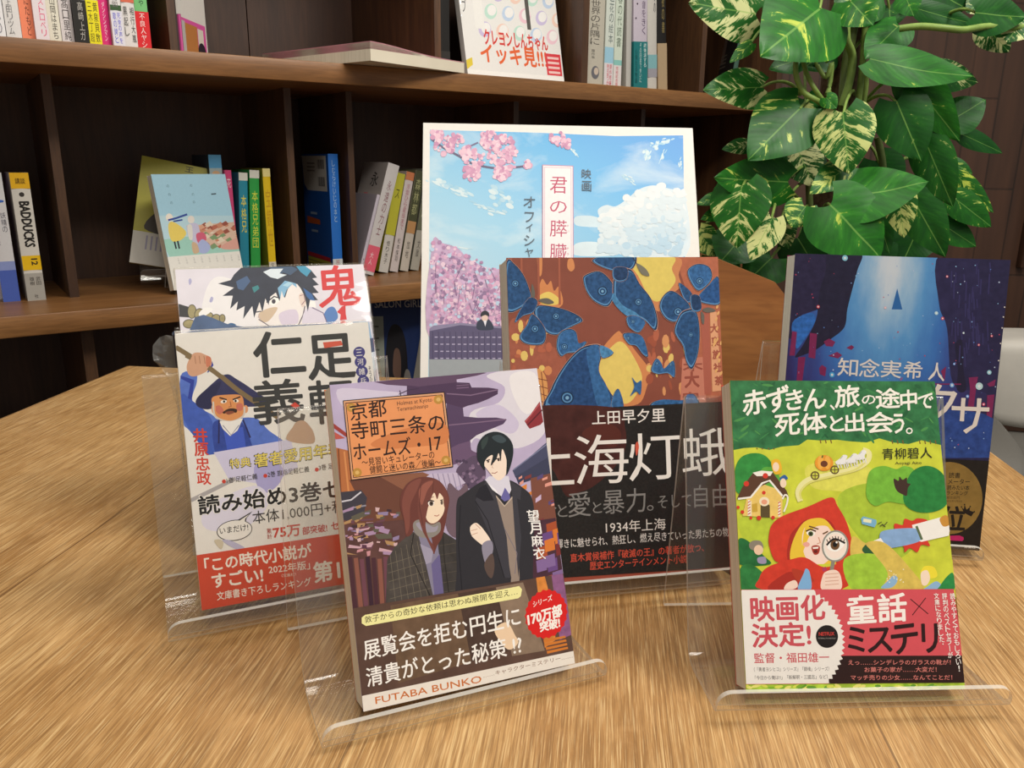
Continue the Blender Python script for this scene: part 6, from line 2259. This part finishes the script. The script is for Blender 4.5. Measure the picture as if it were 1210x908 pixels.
N_ = None
leaves = [
    # base, tip, width, y base, y tip, variegation, bright, cream, fold, droop, roll, petiole
    ((505, 25), (300, 188), 275, 1.11, 1.04, .28, .95, .1, .22, .10, -8, (490, -20)),
    ((275, 50), (42, 8), 165, 1.14, 1.12, .55, .75, .9, .15, .05, 0, (300, -10)),
    ((600, 0), (682, 84), 135, 1.12, 1.08, .30, .9, .2, .25, .12, 0, (590, -40)),
    ((775, 88), (658, 200), 120, 1.16, 1.13, .12, .8, .2, .22, .10, 10, (600, 190)),
    ((672, 208), (1024, 282), 125, 1.11, 1.07, .16, 1., .1, .10, -.22, -12, (790, 260)),
    ((300, 305), (92, 312), 130, 1.12, 1.10, .42, .75, .8, .18, .05, 10, (430, 330)),
    ((435, 372), (252, 553), 205, 1.10, 1.06, .30, .65, .3, .22, .12, -6, (520, 372)),
    ((445, 345), (472, 474), 92, 1.13, 1.11, .45, .7, .6, .20, .10, 14, (440, 200)),
    ((578, 392), (600, 606), 172, 1.07, 1.05, .55, .8, .6, .30, .12, 0, (620, 330)),
    ((765, 352), (852, 562), 158, 1.10, 1.07, .18, .45, .5, .28, .12, 10, (640, 380)),
    ((800, 258), (988, 494), 125, 1.11, 1.08, .20, .95, .2, .26, .16, 12, (640, 380)),
    ((885, 255), (1052, 286), 95, 1.17, 1.17, .52, .6, .8, .2, .05, 0, (800, 250)),
    ((958, 420), (1078, 345), 115, 1.18, 1.18, .05, .55, .2, .2, .08, 0, (880, 400)),
    ((985, 465), (1140, 534), 58, 1.20, 1.20, .0, .30, .2, .2, .1, 0, (900, 470)),
    ((385, 635), (118, 622), 150, 1.10, 1.07, .34, .85, .2, .20, -.16, -14, (480, 590)),
    ((225, 648), (206, 864), 178, 1.07, 1.05, .42, .80, .7, .20, .15, 10, (320, 600)),
    ((332, 762), (255, 908), 105, 1.05, 1.04, .75, 1., .75, .16, .05, 0, (350, 700)),
    ((447, 722), (398, 792), 108, 1.06, 1.05, .52, .95, .3, .25, .10, 0, (470, 800)),
    ((600, 580), (465, 672), 96, 1.08, 1.06, .48, .95, .3, .25, .12, 0, (600, 480)),
    ((575, 690), (876, 642), 190, 1.06, 1.03, .14, 1., .05, .12, -.14, -16, (560, 620)),
    ((770, 660), (792, 830), 98, 1.07, 1.06, .62, .75, .5, .22, .12, 0, (690, 700)),
    ((865, 490), (962, 722), 120, 1.10, 1.08, .24, .6, .5, .26, .12, 12, (740, 420)),
    ((535, 715), (715, 900), 235, 1.04, 1.02, .12, .92, .1, .22, .12, -10, (480, 790)),
    ((820, 690), (938, 898), 128, 1.10, 1.08, .10, .5, .3, .26, .14, 8, (700, 660)),
    ((928, 785), (1046, 860), 82, 1.14, 1.13, .18, .7, .3, .2, .1, 0, (800, 700)),
    ((965, 690), (1100, 792), 92, 1.13, 1.12, .30, .75, .3, .2, .12, 0, (860, 660)),
    ((978, 615), (1100, 742), 62, 1.14, 1.13, .45, .8, .1, .2, -.12, 0, (870, 560)),
    ((690, 720), (742, 886), 78, 1.10, 1.08, .12, .55, .3, .2, .1, 0, (640, 640)),
    ((215, 840), (150, 915), 150, 1.10, 1.08, .10, .55, .2, .2, .1, 0, (330, 760)),
    ((1040, 45), (1215, 62), 120, 1.12, 1.12, .0, .45, .1, .15, -.1, 0, (900, 95)),
    ((840, 32), (1042, 88), 66, 1.17, 1.16, .0, .40, .1, .2, -.1, 0, (780, 45)),
    ((798, -8), (826, 56), 74, 1.13, 1.12, .12, .9, .1, .2, .1, 0, (780, -30)),
    ((1075, 92), (1160, 182), 90, 1.16, 1.15, .55, .55, .9, .2, .1, 0, (1040, 95)),
    ((1205, 70), (1150, 145), 110, 1.13, 1.12, .60, .6, .9, .2, .1, 0, (1100, 95)),
    ((432, 205), (322, 240), 72, 1.18, 1.17, .05, .5, .2, .2, .1, 0, (490, 240)),
    ((262, 150), (184, 217), 42, 1.10, 1.09, .35, .95, .2, .2, .1, 0, (330, 120)),
    ((75, 805), (135, 895), 86, 1.11, 1.10, .62, .8, .4, .2, .1, 0, (200, 780)),
    ((150, 742), (84, 765), 44, 1.12, 1.11, .30, .9, .1, .2, .1, 0, (240, 700)),
    ((150, 685), (70, 712), 42, 1.12, 1.11, .30, .8, .3, .2, .1, 0, (260, 660)),
    ((420, 520), (478, 650), 125, 1.15, 1.13, .62, .5, .9, .2, .1, 0, (480, 480)),
    ((400, 680), (326, 694), 46, 1.12, 1.11, .65, .7, .8, .2, .1, 0, (460, 660)),
    ((360, 765), (390, 868), 84, 1.10, 1.09, .55, .6, .8, .2, .1, 0, (420, 690)),
    ((250, 505), (158, 520), 50, 1.14, 1.13, .45, .6, .8, .2, .1, 0, (330, 500)),
    ((952, 565), (1032, 606), 44, 1.16, 1.15, .25, .7, .3, .2, .1, 0, (880, 540)),
    ((520, 340), (556, 378), 50, 1.08, 1.07, .30, 1., .1, .3, .1, 0, (540, 372)),
    ((540, 160), (520, 220), 46, 1.12, 1.11, .55, .9, .1, .3, .1, 0, (600, 130)),
    ((640, 690), (665, 745), 48, 1.09, 1.08, .40, .8, .3, .2, .1, 0, (620, 650)),
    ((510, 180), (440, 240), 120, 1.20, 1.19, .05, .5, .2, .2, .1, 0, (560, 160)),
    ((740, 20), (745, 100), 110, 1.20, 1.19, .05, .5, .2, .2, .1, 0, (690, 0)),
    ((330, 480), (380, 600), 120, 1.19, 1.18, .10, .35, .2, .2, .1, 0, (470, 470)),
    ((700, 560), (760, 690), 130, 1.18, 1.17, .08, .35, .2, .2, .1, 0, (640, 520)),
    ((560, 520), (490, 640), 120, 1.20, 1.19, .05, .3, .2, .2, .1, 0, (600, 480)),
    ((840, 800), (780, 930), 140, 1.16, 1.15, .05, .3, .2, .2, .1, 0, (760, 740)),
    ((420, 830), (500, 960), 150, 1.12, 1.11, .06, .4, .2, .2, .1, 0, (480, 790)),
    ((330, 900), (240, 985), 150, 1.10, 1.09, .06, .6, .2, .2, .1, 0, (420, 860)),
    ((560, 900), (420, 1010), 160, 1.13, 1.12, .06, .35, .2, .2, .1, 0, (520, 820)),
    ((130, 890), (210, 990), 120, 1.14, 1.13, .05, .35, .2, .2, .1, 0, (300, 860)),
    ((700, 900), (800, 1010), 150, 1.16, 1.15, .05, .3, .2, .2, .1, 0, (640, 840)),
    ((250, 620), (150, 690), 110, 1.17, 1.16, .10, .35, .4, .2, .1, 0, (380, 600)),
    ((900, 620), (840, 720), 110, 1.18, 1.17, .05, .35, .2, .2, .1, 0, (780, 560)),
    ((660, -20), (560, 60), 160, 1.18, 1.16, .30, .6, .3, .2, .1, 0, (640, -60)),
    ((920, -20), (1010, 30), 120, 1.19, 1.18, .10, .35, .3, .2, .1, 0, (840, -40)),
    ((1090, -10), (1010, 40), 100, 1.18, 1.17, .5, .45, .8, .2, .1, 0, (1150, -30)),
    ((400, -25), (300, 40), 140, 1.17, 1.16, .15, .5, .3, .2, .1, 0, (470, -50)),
]
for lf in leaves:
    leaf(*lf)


def vine(pts, r, mat, name='stem'):
    mb = MB()
    mb.tube(catmull([tuple(at(*p)) for p in pts], 5, False), r, mat, 8)
    o = mb.build(name, PLANT)
    o.matrix_world = Matrix.Identity(4)


vine([(640, -60, 1.19), (612, 100, 1.18), (590, 240, 1.18), (580, 380, 1.17), (600, 560, 1.18), (620, 760, 1.18), (610, 1000, 1.19)], 0.007, STEM_D)
vine([(590, 80, 1.15), (592, 140, 1.15), (612, 200, 1.16), (600, 290, 1.16), (575, 370, 1.16)], 0.0055, STEM)
vine([(660, 40, 1.17), (650, 200, 1.17), (636, 330, 1.17), (626, 400, 1.17)], 0.0045, STEM)
vine([(775, 100, 1.13), (850, 92, 1.12), (930, 98, 1.11), (1000, 104, 1.11), (1090, 92, 1.12), (1230, 98, 1.13)], 0.0045, STEM)
vine([(415, 190, 1.11), (415, 260, 1.10), (440, 320, 1.10), (490, 352, 1.10), (520, 372, 1.12)], 0.0035, STEM)
vine([(436, 190, 1.12), (450, 250, 1.11), (480, 310, 1.10), (520, 365, 1.11)], 0.003, STEM)
vine([(490, 230, 1.15), (520, 270, 1.14), (540, 220, 1.14), (532, 300, 1.14), (522, 330, 1.13)], 0.003, STEM)
vine([(660, 230, 1.15), (660, 300, 1.15), (650, 370, 1.15)], 0.003, STEM)
vine([(470, 480, 1.15), (460, 620, 1.15), (470, 800, 1.15), (500, 1000, 1.17)], 0.005, STEM_D)
vine([(700, 480, 1.16), (720, 620, 1.16), (690, 800, 1.17), (660, 1000, 1.18)], 0.005, STEM_D)
TERRA = ink('#4a453f', rough=0.6)
mb = MB()
pr = [(0.10, 0.0), (0.125, 0.01), (0.155, 0.30), (0.165, 0.305), (0.165, 0.33), (0.150, 0.33), (0.145, 0.29), (0.0, 0.285)]
mb.grid([[(r * math.cos(2 * math.pi * k / 32), r * math.sin(2 * math.pi * k / 32), z) for k in range(32)] for r, z in pr], TERRA, True, closed_u=True)
mb.face([(0.10 * math.cos(-2 * math.pi * k / 32), 0.10 * math.sin(-2 * math.pi * k / 32), 0) for k in range(32)], TERRA)
mb.build('pot', PLANT)
MOSS = ink('#5a4630', rough=0.9, var=0.5, scale=120)
mb = MB()
mb.tube([(0.02, 0.02, 0.27), (0.02, 0.02, 0.7), (0.02, 0.02, 1.22)], 0.028, MOSS, 14)
mb.build('moss_pole', PLANT)
